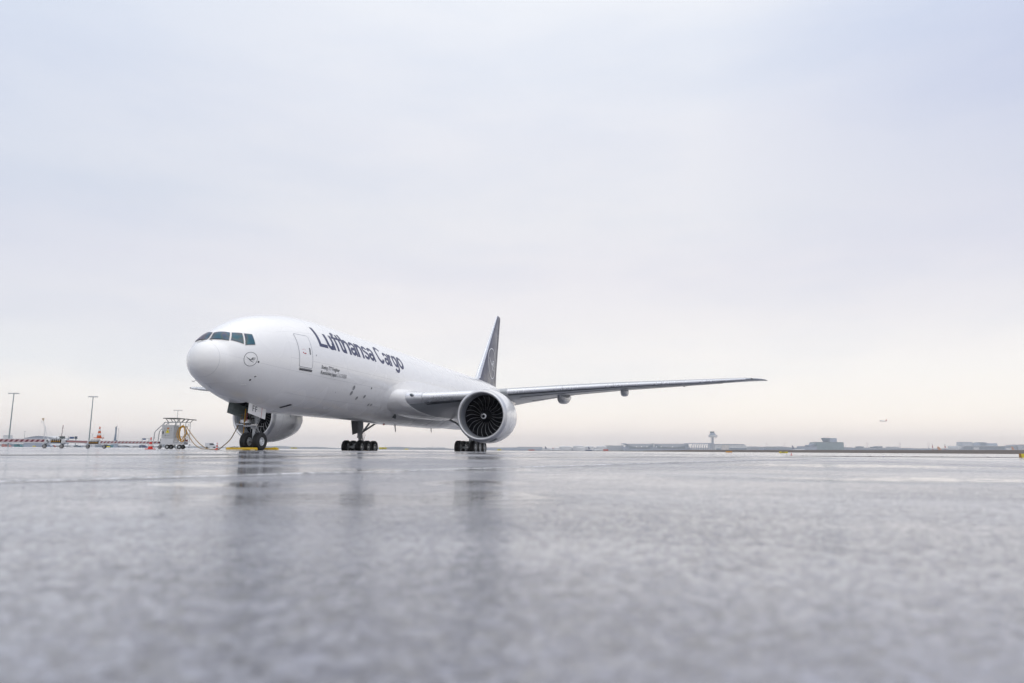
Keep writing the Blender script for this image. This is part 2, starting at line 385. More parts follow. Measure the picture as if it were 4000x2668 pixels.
def white_paint(seams=False):
    m = mat('white_paint' if not seams else 'fuselage_paint', (.88, .872, .86), .26, coat=.55, var=.003, scale=.5, det=0.0)
    if not seams: return m
    nt = m.node_tree; b = nt.nodes['Principled BSDF']
    g = N(nt, 'ShaderNodeNewGeometry'); sp = N(nt, 'ShaderNodeSeparateXYZ'); nt.links.new(g.outputs['Position'], sp.inputs[0])
    def m_(op, a, bb, c=None):
        n = N(nt, 'ShaderNodeMath', operation=op)
        for i, x in enumerate((a, bb, c)):
            if x is None: continue
            if isinstance(x, (int, float)): n.inputs[i].default_value = x
            else: nt.links.new(x, n.inputs[i])
        return n.outputs[0]
    X, Y, Z = sp.outputs
    dz = m_('SUBTRACT', Z, m_('MULTIPLY_ADD', X, .00191, 5.296))
    ang = m_('ARCTAN2', dz, m_('ABSOLUTE', Y, 0))
    tot = None
    def line(val, pos, wd):
        return m_('LESS_THAN', m_('ABSOLUTE', m_('SUBTRACT', val, pos), 0), wd)
    mn = m_('GREATER_THAN', X, .9)
    parts = [line(X, .82, .008)]
    for an, x0, x1 in ((-.02, 5, 60), (-.29, .9, 60), (-.76, 5.5, 60), (.62, 4.4, 60), (1.1, 9, 50)):
        parts.append(m_('MULTIPLY', line(ang, an, .0028), m_('MULTIPLY', m_('GREATER_THAN', X, x0), m_('LESS_THAN', X, x1))))
    for x in (5.0, 11.0, 17.2, 25.5, 30.5, 36.9, 43.2, 48.0, 53.5): parts.append(m_('MULTIPLY', line(X, x, .008), .5))
    for p in parts: tot = p if tot is None else m_('MAXIMUM', tot, p)
    old = b.inputs['Base Color'].links[0].from_socket
    mx = N(nt, 'ShaderNodeMix', data_type='RGBA'); nt.links.new(m_('MULTIPLY', tot, .45), mx.inputs['Factor']); nt.links.new(old, mx.inputs['A']); mx.inputs['B'].default_value = (.30, .31, .33, 1)
    nt.links.new(mx.outputs['Result'], b.inputs['Base Color'])
    return m
M_wh = white_paint(); M_fus = white_paint(True)
M_navy = mat('navy_paint', (.019, .023, .066), .34, coat=.15, var=.03, scale=.6, det=1.0)
M_navy2 = mat('navy_lettering', (.020, .027, .090), .42, coat=.15, var=.05, scale=2)
M_grey = mat('wing_grey', (.36, .38, .40), .34, coat=.25, var=.07, scale=1.3)
M_alu = mat('bare_aluminium', (.76, .77, .79), .27, metal=.55, var=.03, scale=.6)
M_lip = mat('inlet_lip_metal', (.62, .62, .63), .36, metal=.7, var=.05, scale=2.0)
M_duct = mat('inlet_duct', (.30, .32, .36), .42, metal=.35, var=.06, scale=3)
M_dark = mat('dark_cavity', (.012, .013, .016), .7, var=.4, scale=6)
M_black = mat('black_rubber', (.012, .012, .014), .62, var=.35, scale=9, bump=.15)
M_blk = mat('black_gloss', (.004, .005, .009), .5, var=.2, scale=5, spec=.12)
M_gearg = mat('gear_grey', (.46, .48, .50), .38, var=.18, scale=11, bump=.1)
M_rim = mat('wheel_white', (.66, .68, .70), .35, var=.15, scale=12)
M_steel = mat('steel', (.55, .55, .56), .28, metal=.9, var=.15, scale=12)
M_dgrey = mat('dark_grey_primer', (.10, .12, .12), .5, var=.3, scale=5, bump=.1)
M_frame = mat('window_surround', (.58, .55, .53), .4, var=.08, scale=5)
M_gask = mat('black_gasket', (.012, .014, .018), .5, var=.2, scale=9)
M_red = mat('red_paint', (.42, .01, .02), .4, var=.1, scale=9)
M_yel = mat('yellow_paint', (.75, .47, .01), .4, var=.18, scale=6, bump=.1)
M_sign = mat('sign_yellow', (.85, .72, .02), .5, var=.05, scale=3)
def glass_mat():
    m = bpy.data.materials.new('cockpit_glass'); m.use_nodes = True; nt = m.node_tree; b = nt.nodes['Principled BSDF']
    tc = N(nt, 'ShaderNodeNewGeometry'); n = N(nt, 'ShaderNodeTexNoise', Scale=1.5, Detail=1.0, Distortion=.3); nt.links.new(tc.outputs['Position'], n.inputs['Vector'])
    r = ramp(nt, n.outputs['Fac'], [(.30, (.05, .075, .12)), (.42, (.045, .10, .11)), (.53, (.10, .095, .08)), (.64, (.07, .07, .11)), (.76, (.04, .09, .11))])
    nt.links.new(r.outputs['Color'], b.inputs['Base Color']); b.inputs['Roughness'].default_value = .07; b.inputs['Metallic'].default_value = .25
    b.inputs['Coat Weight'].default_value = .4; b.inputs['Thin Film Thickness'].default_value = 420 if 'Thin Film Thickness' in b.inputs else 0
    return m
M_glass = glass_mat()

plane = empty('cargo_airplane', label='large white cargo jet parked on the wet apron with a navy tail fin', cat='airplane')

# ---- fuselage
fx = [.192+.81*(i/26)**2 for i in range(1, 27)] + [1.05+i*.06 for i in range(1, 84)] + [6.1+.15*i for i in range(1, 20)] + [9.2+.4*i for i in range(0, 88)] + [44.3+.3*i for i in range(0, 61)] + [62.4, 62.6, 62.75, 62.85, 62.9]
fx = sorted(set(round(x, 4) for x in fx if x <= 62.9))
NS = 144
WX0, WX1, WY = 4.06, 6.02, .56       # nose gear bay
B = MB(); vs = [P(*surf(x, 2*PI*j/NS)) for x in fx for j in range(NS)]; fs = []
for i in range(len(fx)-1):
    for j in range(NS):
        k = (j+1) % NS; cx = (fx[i]+fx[i+1])/2; th = 2*PI*(j+.5)/NS; q = surf(cx, th)
        if WX0 < cx < WX1 and abs(q.y) < WY and q.z < 4: continue
        fs.append((i*NS+j, i*NS+k, (i+1)*NS+k, (i+1)*NS+j))
n0 = len(vs); vs.append(P(.19, 0, sec(.192)[0])); fs += [(n0, (j+1) % NS, j) for j in range(NS)]
fs.append(tuple((len(fx)-1)*NS+j for j in range(NS)))
B.add(vs, fs)
fus = B.build('fuselage', M_fus, plane, smooth=60)
# bay box
B = MB(); x0, x1, yy, zt = WX0-.02, WX1+.02, WY+.05, 3.9
zb = lambda x: sec(x)[0]-sec(x)[1]+.03
B.add([P(x0, -yy, zb(x0)+.06), P(x1, -yy, zb(x1)+.06), P(x1, yy, zb(x1)+.06), P(x0, yy, zb(x0)+.06), P(x0, -yy, zt), P(x1, -yy, zt), P(x1, yy, zt), P(x0, yy, zt)],
      [(4, 5, 6, 7), (0, 1, 5, 4), (1, 2, 6, 5), (2, 3, 7, 6), (3, 0, 4, 7)])
for i in range(5): B.box(P(x0+.3+i*.36, 0, 3.55), (.05, 1.1, .14))
for s in (-1, 1):
    for z in (2.95, 3.2, 3.4): B.tube([P(x0+.1, s*.53, z), P(x1-.2, s*.53, z)], .025, 6)
B.build('gear_bay', M_dark, fus)

def patch(quad, off, n=8, pl=None):  # grid patch over four (x,y,z) corners lifted off the skin
    a, b, c, d = [Vector(q) for q in quad]; out = MB(); V = []
    for i in range(n+1):
        for j in range(n+1):
            s, t = i/n, j/n
            p = (a*(1-s)+b*s)*(1-t)+(d*(1-s)+c*s)*t
            V.append(skin(p.x, p.y, p.z, off))
    return V, [(i*(n+1)+j, (i+1)*(n+1)+j, (i+1)*(n+1)+j+1, i*(n+1)+j+1) for i in range(n) for j in range(n)]
def grow(quad, g):
    c = sum((Vector(q) for q in quad), Vector((0, 0, 0)))/4
    return [Vector(q)+(Vector(q)-c).normalized()*g for q in quad]
W2 = [(1.114, .085, 5.849), (1.502, .067, 6.282), (1.833, .756, 6.314), (1.446, 1.005, 5.827)]
W3 = [(1.549, 1.089, 5.858), (1.922, .854, 6.315), (2.304, 1.183, 6.334), (2.027, 1.515, 5.727)]
W4 = [(2.114, 1.591, 5.674), (2.4, 1.267, 6.326), (2.751, 1.495, 6.332), (2.635, 1.806, 5.762)]
for sgn in (1, -1):
    for q in (W2, W3, W4):
        q = [(a, b*sgn, c) for a, b, c in q]
        B = MB(); B.add(*patch(grow(q, .065), .006)); fr = B.build('cockpit_window', M_frame, fus, smooth=60)
        B = MB(); B.add(*patch(grow(q, .018), .012)); B.build('gasket', M_gask, fr, smooth=60)
        B = MB(); B.add(*patch(q, .020)); B.build('pane', M_glass, fr, smooth=60)
    # wipers
    B = MB(); B.tube([skin(1.02, sgn*.30, 5.75, .03), skin(1.10, sgn*.12, 5.83, .05), skin(1.30, sgn*.62, 5.83, .045), skin(1.40, sgn*.92, 5.80, .04)], .012, 6)
    B.build('wiper', M_gask, fus)

# ---- decals drawn as thin paint on the skin
def bisected(verts, faces, lo, hi, step, axis):
    bm = bmesh.new(); vv = [bm.verts.new(v) for v in verts]
    for f in faces:
        try: bm.faces.new([vv[i] for i in f])
        except ValueError: pass
    bmesh.ops.triangulate(bm, faces=bm.faces[:])
    t = lo+step
    while t < hi:
        co = [0, 0, 0]; no = [0, 0, 0]; co[axis] = t; no[axis] = 1
        bmesh.ops.bisect_plane(bm, geom=bm.verts[:]+bm.edges[:]+bm.faces[:], plane_co=co, plane_no=no); t += step
    bm.verts.index_update()
    r = [v.co.copy() for v in bm.verts], [tuple(v.index for v in f.verts) for f in bm.faces]; bm.free(); return r
def text2d(body, width=None, height=None, bold=0.0, sp=1.0, line=1.0):
    c = bpy.data.curves.new('t', 'FONT'); c.body = body; c.offset = bold; c.resolution_u = 4; c.space_character = sp; c.space_line = line
    o = bpy.data.objects.new('t', c); COL.objects.link(o); bpy.context.view_layer.update()
    ev = o.evaluated_get(bpy.context.evaluated_depsgraph_get()); me = ev.to_mesh()
    v = [x.co.copy() for x in me.vertices]; f = [tuple(p.vertices) for p in me.polygons]; ev.to_mesh_clear()
    bpy.data.objects.remove(o); bpy.data.curves.remove(c)
    x0 = min(p.x for p in v); x1 = max(p.x for p in v)
    cap = .70
    sx = width/(x1-x0) if width else 1; sy = height/cap if height else sx
    if not width: sx = sy
    return [Vector(((p.x-x0)*sx, p.y*sy, 0)) for p in v], f
R0 = 3.1
def side_map(x0, z0, off=.006, shear=0.0):
    # text origin at (x0, z0) on the port side, up = along the skin arc
    def f(p):
        x = x0+p.x+shear*p.y; c, h, w_ = sec(x); z0_ = z0+.004*(x-x0)
        th0 = math.asin(max(-1, min(1, (z0_-c)/h))); return skin_th(x, th0+p.y/((h+w_)/2), off)
    return f
def decal(verts, faces, fmap, name, m, parent, step=.15, axis=1):
    lo = min(v[axis] for v in verts); hi = max(v[axis] for v in verts)
    v, f = bisected(verts, faces, lo, hi, step, axis)
    B = MB(); B.add([fmap(p) for p in v], f); return B.build(name, m, parent)
# grotesque capitals drawn as broad pen strokes (unit = cap height)
def arc(cx, cy, rx, ry, a0, a1, n=14): return [(cx+rx*math.cos(math.radians(a0+(a1-a0)*i/n)), cy+ry*math.sin(math.radians(a0+(a1-a0)*i/n))) for i in range(n+1)]
HX, SW = .735, .175
GL = {
 'L': (.62, [([(.085, 1), (.085, 0)], .175), ([(.0, .08), (.60, .08)], .16)]),
 'u': (.62, [([(.08, .735), (.08, .26)]+arc(.27, .25, .19, .185, 180, 300, 10)+[(.44, .16), (.455, .30)], SW), ([(.50, .735), (.50, 0)], .16)]),
 'f': (.37, [([(.185, 0), (.185, .80)]+arc(.30, .82, .115, .105, 170, 90, 8)+[(.38, .925)], .155), ([(.0, .665), (.36, .665)], .13)]),
 't': (.37, [([(.185, .93), (.185, .20)]+arc(.29, .19, .105, .115, 185, 270, 8)+[(.37, .078)], .155), ([(.0, .665), (.365, .665)], .13)]),
 'h': (.62, [([(.08, 1), (.08, 0)], .16), ([(.10, .45)]+arc(.31, .47, .19, .185, 170, 0, 12)+[(.50, 0)], SW)]),
 'n': (.62, [([(.08, .735), (.08, 0)], .16), ([(.10, .45)]+arc(.31, .47, .19, .185, 170, 0, 12)+[(.50, 0)], SW)]),
 'r': (.41, [([(.08, .735), (.08, 0)], .16), ([(.10, .40)]+arc(.34, .42, .22, .225, 165, 85, 8)+[(.40, .645)], SW)]),
 'a': (.61, [([(.06, .52)]+arc(.28, .50, .205, .155, 165, 0, 12)+[(.485, .5), (.49, .14), (.53, .0)], .155), (arc(.235, .215, .16, .14, 30, 330, 16), .145), ([(.36, .35), (.49, .40)], .13), ([(.37, .16), (.46, .24)], .12)]),
 's': (.56, [(arc(.27, .515, .19, .145, 12, 200, 12)+[(.16, .43), (.36, .34)]+arc(.285, .22, .19, .15, 48, -168, 14), .145)]),
 'C': (.80, [(arc(.395, .5, .315, .42, 38, 322, 30), .17)]),
 'g': (.64, [(arc(.27, .375, .195, .28, 0, 360, 26), .15), ([(.51, .735), (.51, .0)]+arc(.29, -.01, .22, .185, 0, -160, 12), .155)]),
 'o': (.65, [(arc(.31, .37, .235, .29, 0, 360, 30), .165)]),
}
def band(pts, wd):
    n = len(pts); cl_ = math.hypot(pts[0][0]-pts[-1][0], pts[0][1]-pts[-1][1]) < 1e-6; V = []
    for i in range(n):
        if cl_ and i in (0, n-1): a, b = pts[n-2], pts[1]
        else: a, b = pts[max(i-1, 0)], pts[min(i+1, n-1)]
        dx, dy = b[0]-a[0], b[1]-a[1]; l = math.hypot(dx, dy) or 1
        nx, ny = -dy/l, dx/l; k = 1.0
        if 0 < i < n-1:
            e = (pts[i+1][0]-pts[i][0], pts[i+1][1]-pts[i][1]); le = math.hypot(*e) or 1; k = 1/max(.6, abs((nx*-e[1]+ny*e[0])/le))
        V += [Vector((pts[i][0]+nx*wd/2*k, pts[i][1]+ny*wd/2*k, 0)), Vector((pts[i][0]-nx*wd/2*k, pts[i][1]-ny*wd/2*k, 0))]
    return V, [(2*i, 2*i+1, 2*i+3, 2*i+2) for i in range(n-1)]
def letters(word, x0, z0, width, height, name='lettering'):
    tot = sum(GL[c][0] for c in word); kx = width/tot; B = MB(); x = 0; k = 0
    for c in word:
        for pts, wd in GL[c][1]:
            V, F_ = band(pts, wd); V = [Vector(((p.x+x)*kx, p.y*height, 0)) for p in V]
            v, f = bisected(V, F_, min(p.y for p in V), max(p.y for p in V), .12, 1)
            mp_ = side_map(x0, z0, .005+.0015*(k % 5)); B.add([mp_(p) for p in v], f); k += 1
        x += GL[c][0]
    return B.build(name, M_navy2, fus)
letters('Lufthansa', 7.86, 6.385, 8.05, 1.50)
letters('Cargo', 16.35, 6.42, 4.95, 1.50)
M_ink = mat('dark_ink', (.008, .016, .028), .5, var=.05, scale=3)
v, f = text2d("Boeing 777 Freighter", 2.2, .22, bold=.012); decal(v, f, side_map(7.86, 5.02), 'lettering', M_ink, fus, .2)
v, f = text2d("Konnichiwa Japan", 1.9, .22, bold=.012); decal(v, f, side_map(7.86, 4.70), 'lettering', M_ink, fus, .2)
v, f = text2d("\u3053\u3093\u306b\u3061\u306f\u65e5\u672c", 1.25, .22); decal(v, f, side_map(9.86, 4.72), 'lettering', M_ink, fus, .2)

def circle_ring(r0, r1, n=72): return [Vector((r*math.cos(2*PI*i/n), r*math.sin(2*PI*i/n), 0)) for r in (r0, r1) for i in range(n)], [(i, (i+1) % n, (i+1) % n+n, i+n) for i in range(n)]
def crane(r):
    # stylised flying crane inside a unit circle
    def P2(l): return [Vector((a*r, b*r, 0)) for a, b in l]
    polys = [[(-.80, .34), (-.66, .33), (-.50, .20), (-.30, .10), (-.12, -.03), (.02, -.02), (-.05, -.14), (-.18, -.14), (-.36, .0), (-.54, .15), (-.66, .27)],
             [(-.18, -.14), (-.05, -.14), (.10, -.28), (.28, -.38), (.50, -.44), (.50, -.48), (.26, -.45), (.04, -.34)],
             [(-.08, -.10), (.02, -.02), (.12, .12), (.22, .24), (.46, .24), (.46, .19), (.27, .18), (.20, .08), (.10, -.06)],
             [(.20, .14), (.30, .24), (.80, .20), (.80, .16), (.34, .17), (.28, .12)],
             [(.17, .04), (.23, .10), (.76, .08), (.74, .045), (.28, .05), (.22, 0)],
             [(.12, -.06), (.17, .0), (.70, -.03), (.66, -.065), (.22, -.045), (.16, -.09)],
             [(.06, -.12), (.12, -.07), (.60, -.14), (.54, -.17), (.18, -.12), (.10, -.16)]]
    V, F_ = [], []
    for q in polys: o = len(V); V += P2(q); F_.append(tuple(range(o, o+len(q))))
    return V, F_
def logo_map(cx, cz_, sgn=1, off=.006):
    c, h, w_ = sec(cx); th0 = math.asin((cz_-c)/h)
    def f(p):
        x = cx+p.x; c, h, w_ = sec(x); return P(*(lambda q: (q.x, sgn*q.y, q.z))(surf(x, th0+p.y/h)+snorm(x, th0+p.y/h)*off))
    return f
v, f = circle_ring(.365, .388); decal(v, f, logo_map(2.30, 4.915), 'emblem_ring', M_ink, fus)
v, f = crane(.36); decal(v, f, logo_map(2.30, 4.915), 'emblem', M_ink, fus)

# crew door
def outline(cx, cz_, hw, hh, r, wd, n=6):
    pts = []
    for sx, sy, a0 in ((1, 1, 0), (-1, 1, PI/2), (-1, -1, PI), (1, -1, 1.5*PI)):
        for i in range(n+1):
            a = a0+PI/2*i/n; pts.append((cx+sx*(hw-r)+r*math.cos(a), cz_+sy*(hh-r)+r*math.sin(a), math.cos(a), math.sin(a)))
    k = len(pts)
    return [Vector((x, y, 0)) for x, y, a, b in pts]+[Vector((x-a*wd, y-b*wd, 0)) for x, y, a, b in pts], [(i, (i+1) % k, (i+1) % k+k, i+k) for i in range(k)], [Vector((x-a*wd, y-b*wd, 0)) for x, y, a, b in pts]
def door_map(off): 
    def f(p):
        x = p.x; c, h, w_ = sec(x); th0 = math.asin((4.86-c)/h); return skin_th(x, th0+p.y/((h+w_)/2), off)
    return f
v, f, inner = outline(6.29, 1.07, .63, 1.05, .14, .045)
dr = decal(v, f, door_map(.007), 'crew_door', mat('door_edge', (.38, .39, .41), .35, metal=.3, var=.1, scale=5), plane, .12)
B_ = decal(inner, [tuple(range(len(inner)))], door_map(.009), 'door_skin', M_wh, dr, .12)
B = MB(); V = [Vector(p) for p in ((6.62, .86, 0), (6.74, .86, 0), (6.74, 1.26, 0), (6.62, 1.26, 0))]
v, f, _ = outline(6.68, 1.06, .065, .21, .05, .02)
decal(v, f, door_map(.013), 'handle', M_gask, dr, .3)
decal(_, [tuple(range(len(_)))], door_map(.012), 'recess', mat('recess_grey', (.25, .25, .26), .5, var=.2, scale=5), dr, .3)
hb = MB(); hb.add([door_map(.010)(p) for p in [Vector((6.14+.17*math.cos(a)*s, 1.0+.13*math.sin(a)*s, 0)) for s in (1, .9) for a in [PI*.15+PI*.7*i/10 for i in range(11)]]], [(i, i+1, i+12, i+11) for i in range(10)])
for x_, z_, w_, h_ in ((6.05, .90, .09, .07), (6.25, .88, .09, .06), (6.15, .85, .1, .05)):
    hb.add([door_map(.012)(Vector(p)) for p in ((x_-w_/2, z_-h_/2, 0), (x_+w_/2, z_-h_/2, 0), (x_+w_/2, z_+h_/2, 0), (x_-w_/2, z_+h_/2, 0))], [(0, 1, 2, 3)])
hb.build('marking', M_red, dr)
B = MB(); V = []
for z in (-.16, -.085):
    for i in range(9): V.append(door_map(.05 if z > -.1 else .012)(Vector((5.72+i*1.18/8, z, 0))))
B.add(V, [(i, i+1, i+10, i+9) for i in range(8)])
V = [door_map(.012)(Vector((5.72+i*1.18/8, -.02, 0))) for i in range(9)]
V2 = [door_map(.05)(Vector((5.72+i*1.18/8, -.085, 0))) for i in range(9)]
B.add(V+V2, [(i, i+1, i+10, i+9) for i in range(8)])
B.build('door_sill', mat('sill_grey', (.12, .12, .125), .5, var=.2, scale=6), dr)

# skin ports, probes, vents
def disc(x, y, z, r, off=.008, sx=1.0, n=18):
    c, h, w_ = sec(x); th0 = math.atan2((z-c)/h, y/w_)
    return [skin_th(x+r*sx*math.cos(2*PI*i/n), th0+r*math.sin(2*PI*i/n)/h, off) for i in range(n)]
M_port = mat('port_grey', (.27, .275, .28), .5, var=.15, scale=9)
for (x, y, z, r, m) in ((2.773, 1.989, 4.819, .055, M_gask), (2.706, 1.594, 3.839, .06, M_gask), (2.865, 1.776, 4.03, .04, M_gask),
                        (12.573, 2.871, 4.257, .17, M_port), (12.569, 2.702, 3.907, .17, M_port), (13.711, 2.542, 3.657, .14, M_port), (14.698, 2.657, 3.838, .14, M_port),
                        (16.123, 2.306, 3.369, .12, M_port), (16.568, 2.309, 3.375, .12, M_port), (15.183, 2.943, 4.463, .08, M_gask), (7.274, 2.932, 5.749, .045, M_port), (10.455, 2.634, 3.787, .03, M_gask), (19.2, 3.05, 6.0, .04, M_port)):
    B = MB(); B.add(disc(x, y, z, r), [tuple(range(18))]); B.build('port_cover', m, fus)
for pts in ([(2.52, 1.33, 3.62, .0), (2.60, 1.36, 3.63, .10), (2.35, 1.28, 3.58, .13)], [(1.6, .02, 3.45, 0), (1.65, .02, 3.44, .09), (1.42, .02, 3.46, .12)], [(2.9, 1.8, 4.06, 0), (2.92, 1.8, 4.06, .07)], [(2.1, -1.42, 3.75, 0), (2.18, -1.45, 3.75, .15), (1.9, -1.4, 3.72, .17)]):
    B = MB(); B.tube([skin(*p[:3], p[3]) for p in pts], .018, 6); B.build('probe', M_steel, fus)
B = MB(); V, F_ = patch([(6.35, 1.16, 2.62), (6.85, 1.62, 2.80), (7.15, 1.58, 2.78), (6.65, 1.10, 2.60)], .008, 4); B.add(V, F_); B.build('vent', M_gask, fus)
B = MB(); V, F_ = patch([(21.544, 1.30, 2.65), (21.645, 1.838, 2.93), (23.4, 1.62, 2.80), (23.4, 1.05, 2.55)], .0, 4)

# ---- fin, rudder, stabilisers
def foil(le, te, th, n=14, cam_=0.0, up=Vector((0, 0, 1)), x0=0.0, x1=1.0, off=0.0):
    # closed section between chord fractions x0..x1 ; th = thickness ratio ; returns ring (upper then lower)
    c = te-le; L_ = c.length; out = []
    if x0 == 0 and off: le = le-c.normalized()*off*.8
    def t(x): return th*5*(.2969*math.sqrt(max(x, 0))-.1260*x-.3516*x*x+.2843*x**3-.1020*x**4)
    xs = [x0+(x1-x0)*(1-math.cos(PI*i/n))/2 if x0 == 0 and x1 == 1 else x0+(x1-x0)*(i/n)**1.6 for i in range(n+1)]
    cm = lambda x: cam_*4*x*(1-x)
    for x in reversed(xs): out.append(le+c*x+up*((cm(x)+t(x))*L_+off*(1-x)))
    for x in xs[1:] if x0 == 0 else xs: out.append(le+c*x+up*((cm(x)-t(x))*L_-off*(1-x)))
    return out
def loft_secs(S, n=14, cam_=0.0, x0=0, x1=1, off=0, up=Vector((0, 0, 1)), axis=None):
    return [foil(P(*s[0]), P(*s[1]), s[2], n, cam_ if len(s) < 4 else s[3], up, x0, x1, off) for s in S]
finS = [((48.3, 0, 8.3), (60.4, 0, 7.7), .075), ((50.9, 0, 9.0), (60.15, 0, 8.6), .10), ((52.3, 0, 10.4), (60.3, 0, 10.4), .10), ((60.1, 0, 18.1), (62.15, 0, 18.05), .10), ((60.55, 0, 18.36), (62.1, 0, 18.3), .05)]
UPY = Vector((0, 1, 0))
fin_r = MB().rings(loft_secs(finS, 16, up=UPY)).build('tail_fin', M_navy, plane, smooth=40)
MB().rings(loft_secs(finS, 8, up=UPY, x0=0, x1=.075, off=.012)).build('leading_edge', M_alu, fin_r, smooth=40)
def fin_map(cx, cz_, sgn=1, off=.02):
    def f(p):
        x, z = cx+p.x, cz_+p.y
        t = (z-10.4)/(18.1-10.4); le = 52.3+t*7.8 if t > 0 else 52.3+(z-10.4); te = 60.3+t*1.85 if t > 0 else 60.3
        c = te-le; u = min(1, max(0.001, (x-le)/c))
        y = .10*5*(.2969*math.sqrt(u)-.1260*u-.3516*u*u+.2843*u**3-.1020*u**4)*c
        return P(x, sgn*(y+off), z)
    return f
M_whd = mat('white_decal', (.75, .75, .77), .4, var=.03, scale=3)
for sgn in (1, -1):
    v, f = circle_ring(1.88, 2.0); decal(v, f, fin_map(56.95, 11.35, sgn), 'emblem_ring', M_whd, fin_r, .4, 0)
    v, f = crane(1.8); decal(v, f, fin_map(56.95, 11.35, sgn), 'emblem', M_whd, fin_r, .4, 0)
B = MB()
for sgn in (1, -1):
    B.tube([fin_map(0, 0, sgn, .012)(Vector((59.1+(z-9)*.24 if z < 17.9 else 61.3, z, 0))) for z in (9, 12, 15, 17.9)], .018, 5)
B.build('rudder_gap', M_gask, fin_r)
for s in (1, -1):
    MB().rings(loft_secs([((53.6, s*1.2, 6.25), (60.2, s*1.2, 6.15), .09), ((54.9, s*2.3, 6.4), (60.3, s*2.3, 6.3), .09), ((61.0, s*10.4, 7.95), (63.2, s*10.4, 7.9), .08), ((61.5, s*10.76, 7.98), (63.2, s*10.76, 7.95), .03)], 12)).build('stabilizer', M_grey, plane, smooth=40)

# ---- wings
def wing_secs(s):
    # (x_le, y, z_le), (x_te, y, z_te), thickness, camber
    rows = [(17.3, 2.2, 4.35, 35.0, 3.35, .13, .0), (18.5, 2.9, 4.25, 34.6, 3.1, .125, .0), (19.0, 3.3, 4.20, 34.3, 3.15, .118, 0), (19.6, 3.7, 4.20, 34.1, 3.2, .108, 0), (20.35, 4.2, 4.26, 34.0, 3.35, .104, 0), (21.2, 5.0, 4.34, 33.9, 3.6, .10, .002),
            (23.0, 7.5, 4.62, 34.0, 4.15, .098, .004), (24.75, 10.0, 4.92, 34.25, 4.65, .096, .006), (27.8, 14.4, 5.42, 36.0, 5.5, .098, .008), (31.0, 19.0, 5.92, 37.85, 6.05, .098, .010), (35.2, 25.2, 6.50, 40.3, 6.65, .10, .010), (38.55, 30.0, 7.0, 42.2, 7.08, .095, .010),
            (39.6, 31.0, 7.10, 42.6, 7.16, .085, .005), (41.0, 31.9, 7.18, 43.0, 7.22, .07, 0), (42.6, 32.4, 7.24, 43.3, 7.26, .05, 0)]
    return [((a, s*y, z), (b, s*y, z2), t, c) for a, y, z, b, z2, t, c in rows]
def wsec_at(s, y):
    W = wing_secs(s)
    for p, q in zip(W[:-1], W[1:]):
        if abs(p[0][1]) <= y <= abs(q[0][1]):
            t = (y-abs(p[0][1]))/(abs(q[0][1])-abs(p[0][1]))
            L3 = lambda a, b: tuple(a[i]*(1-t)+b[i]*t for i in range(3))
            return (L3(p[0], q[0]), L3(p[1], q[1]), p[2]*(1-t)+q[2]*t, p[3]*(1-t)+q[3]*t)
def lower_z(s, y, fr):
    le, te, th, cm = wsec_at(s, y); c = te[0]-le[0]; x = fr
    t = th*5*(.2969*math.sqrt(x)-.1260*x-.3516*x*x+.2843*x**3-.1020*x**4)
    return le[0]+c*x, le[2]+(te[2]-le[2])*x+(cm*4*x*(1-x)-t)*c
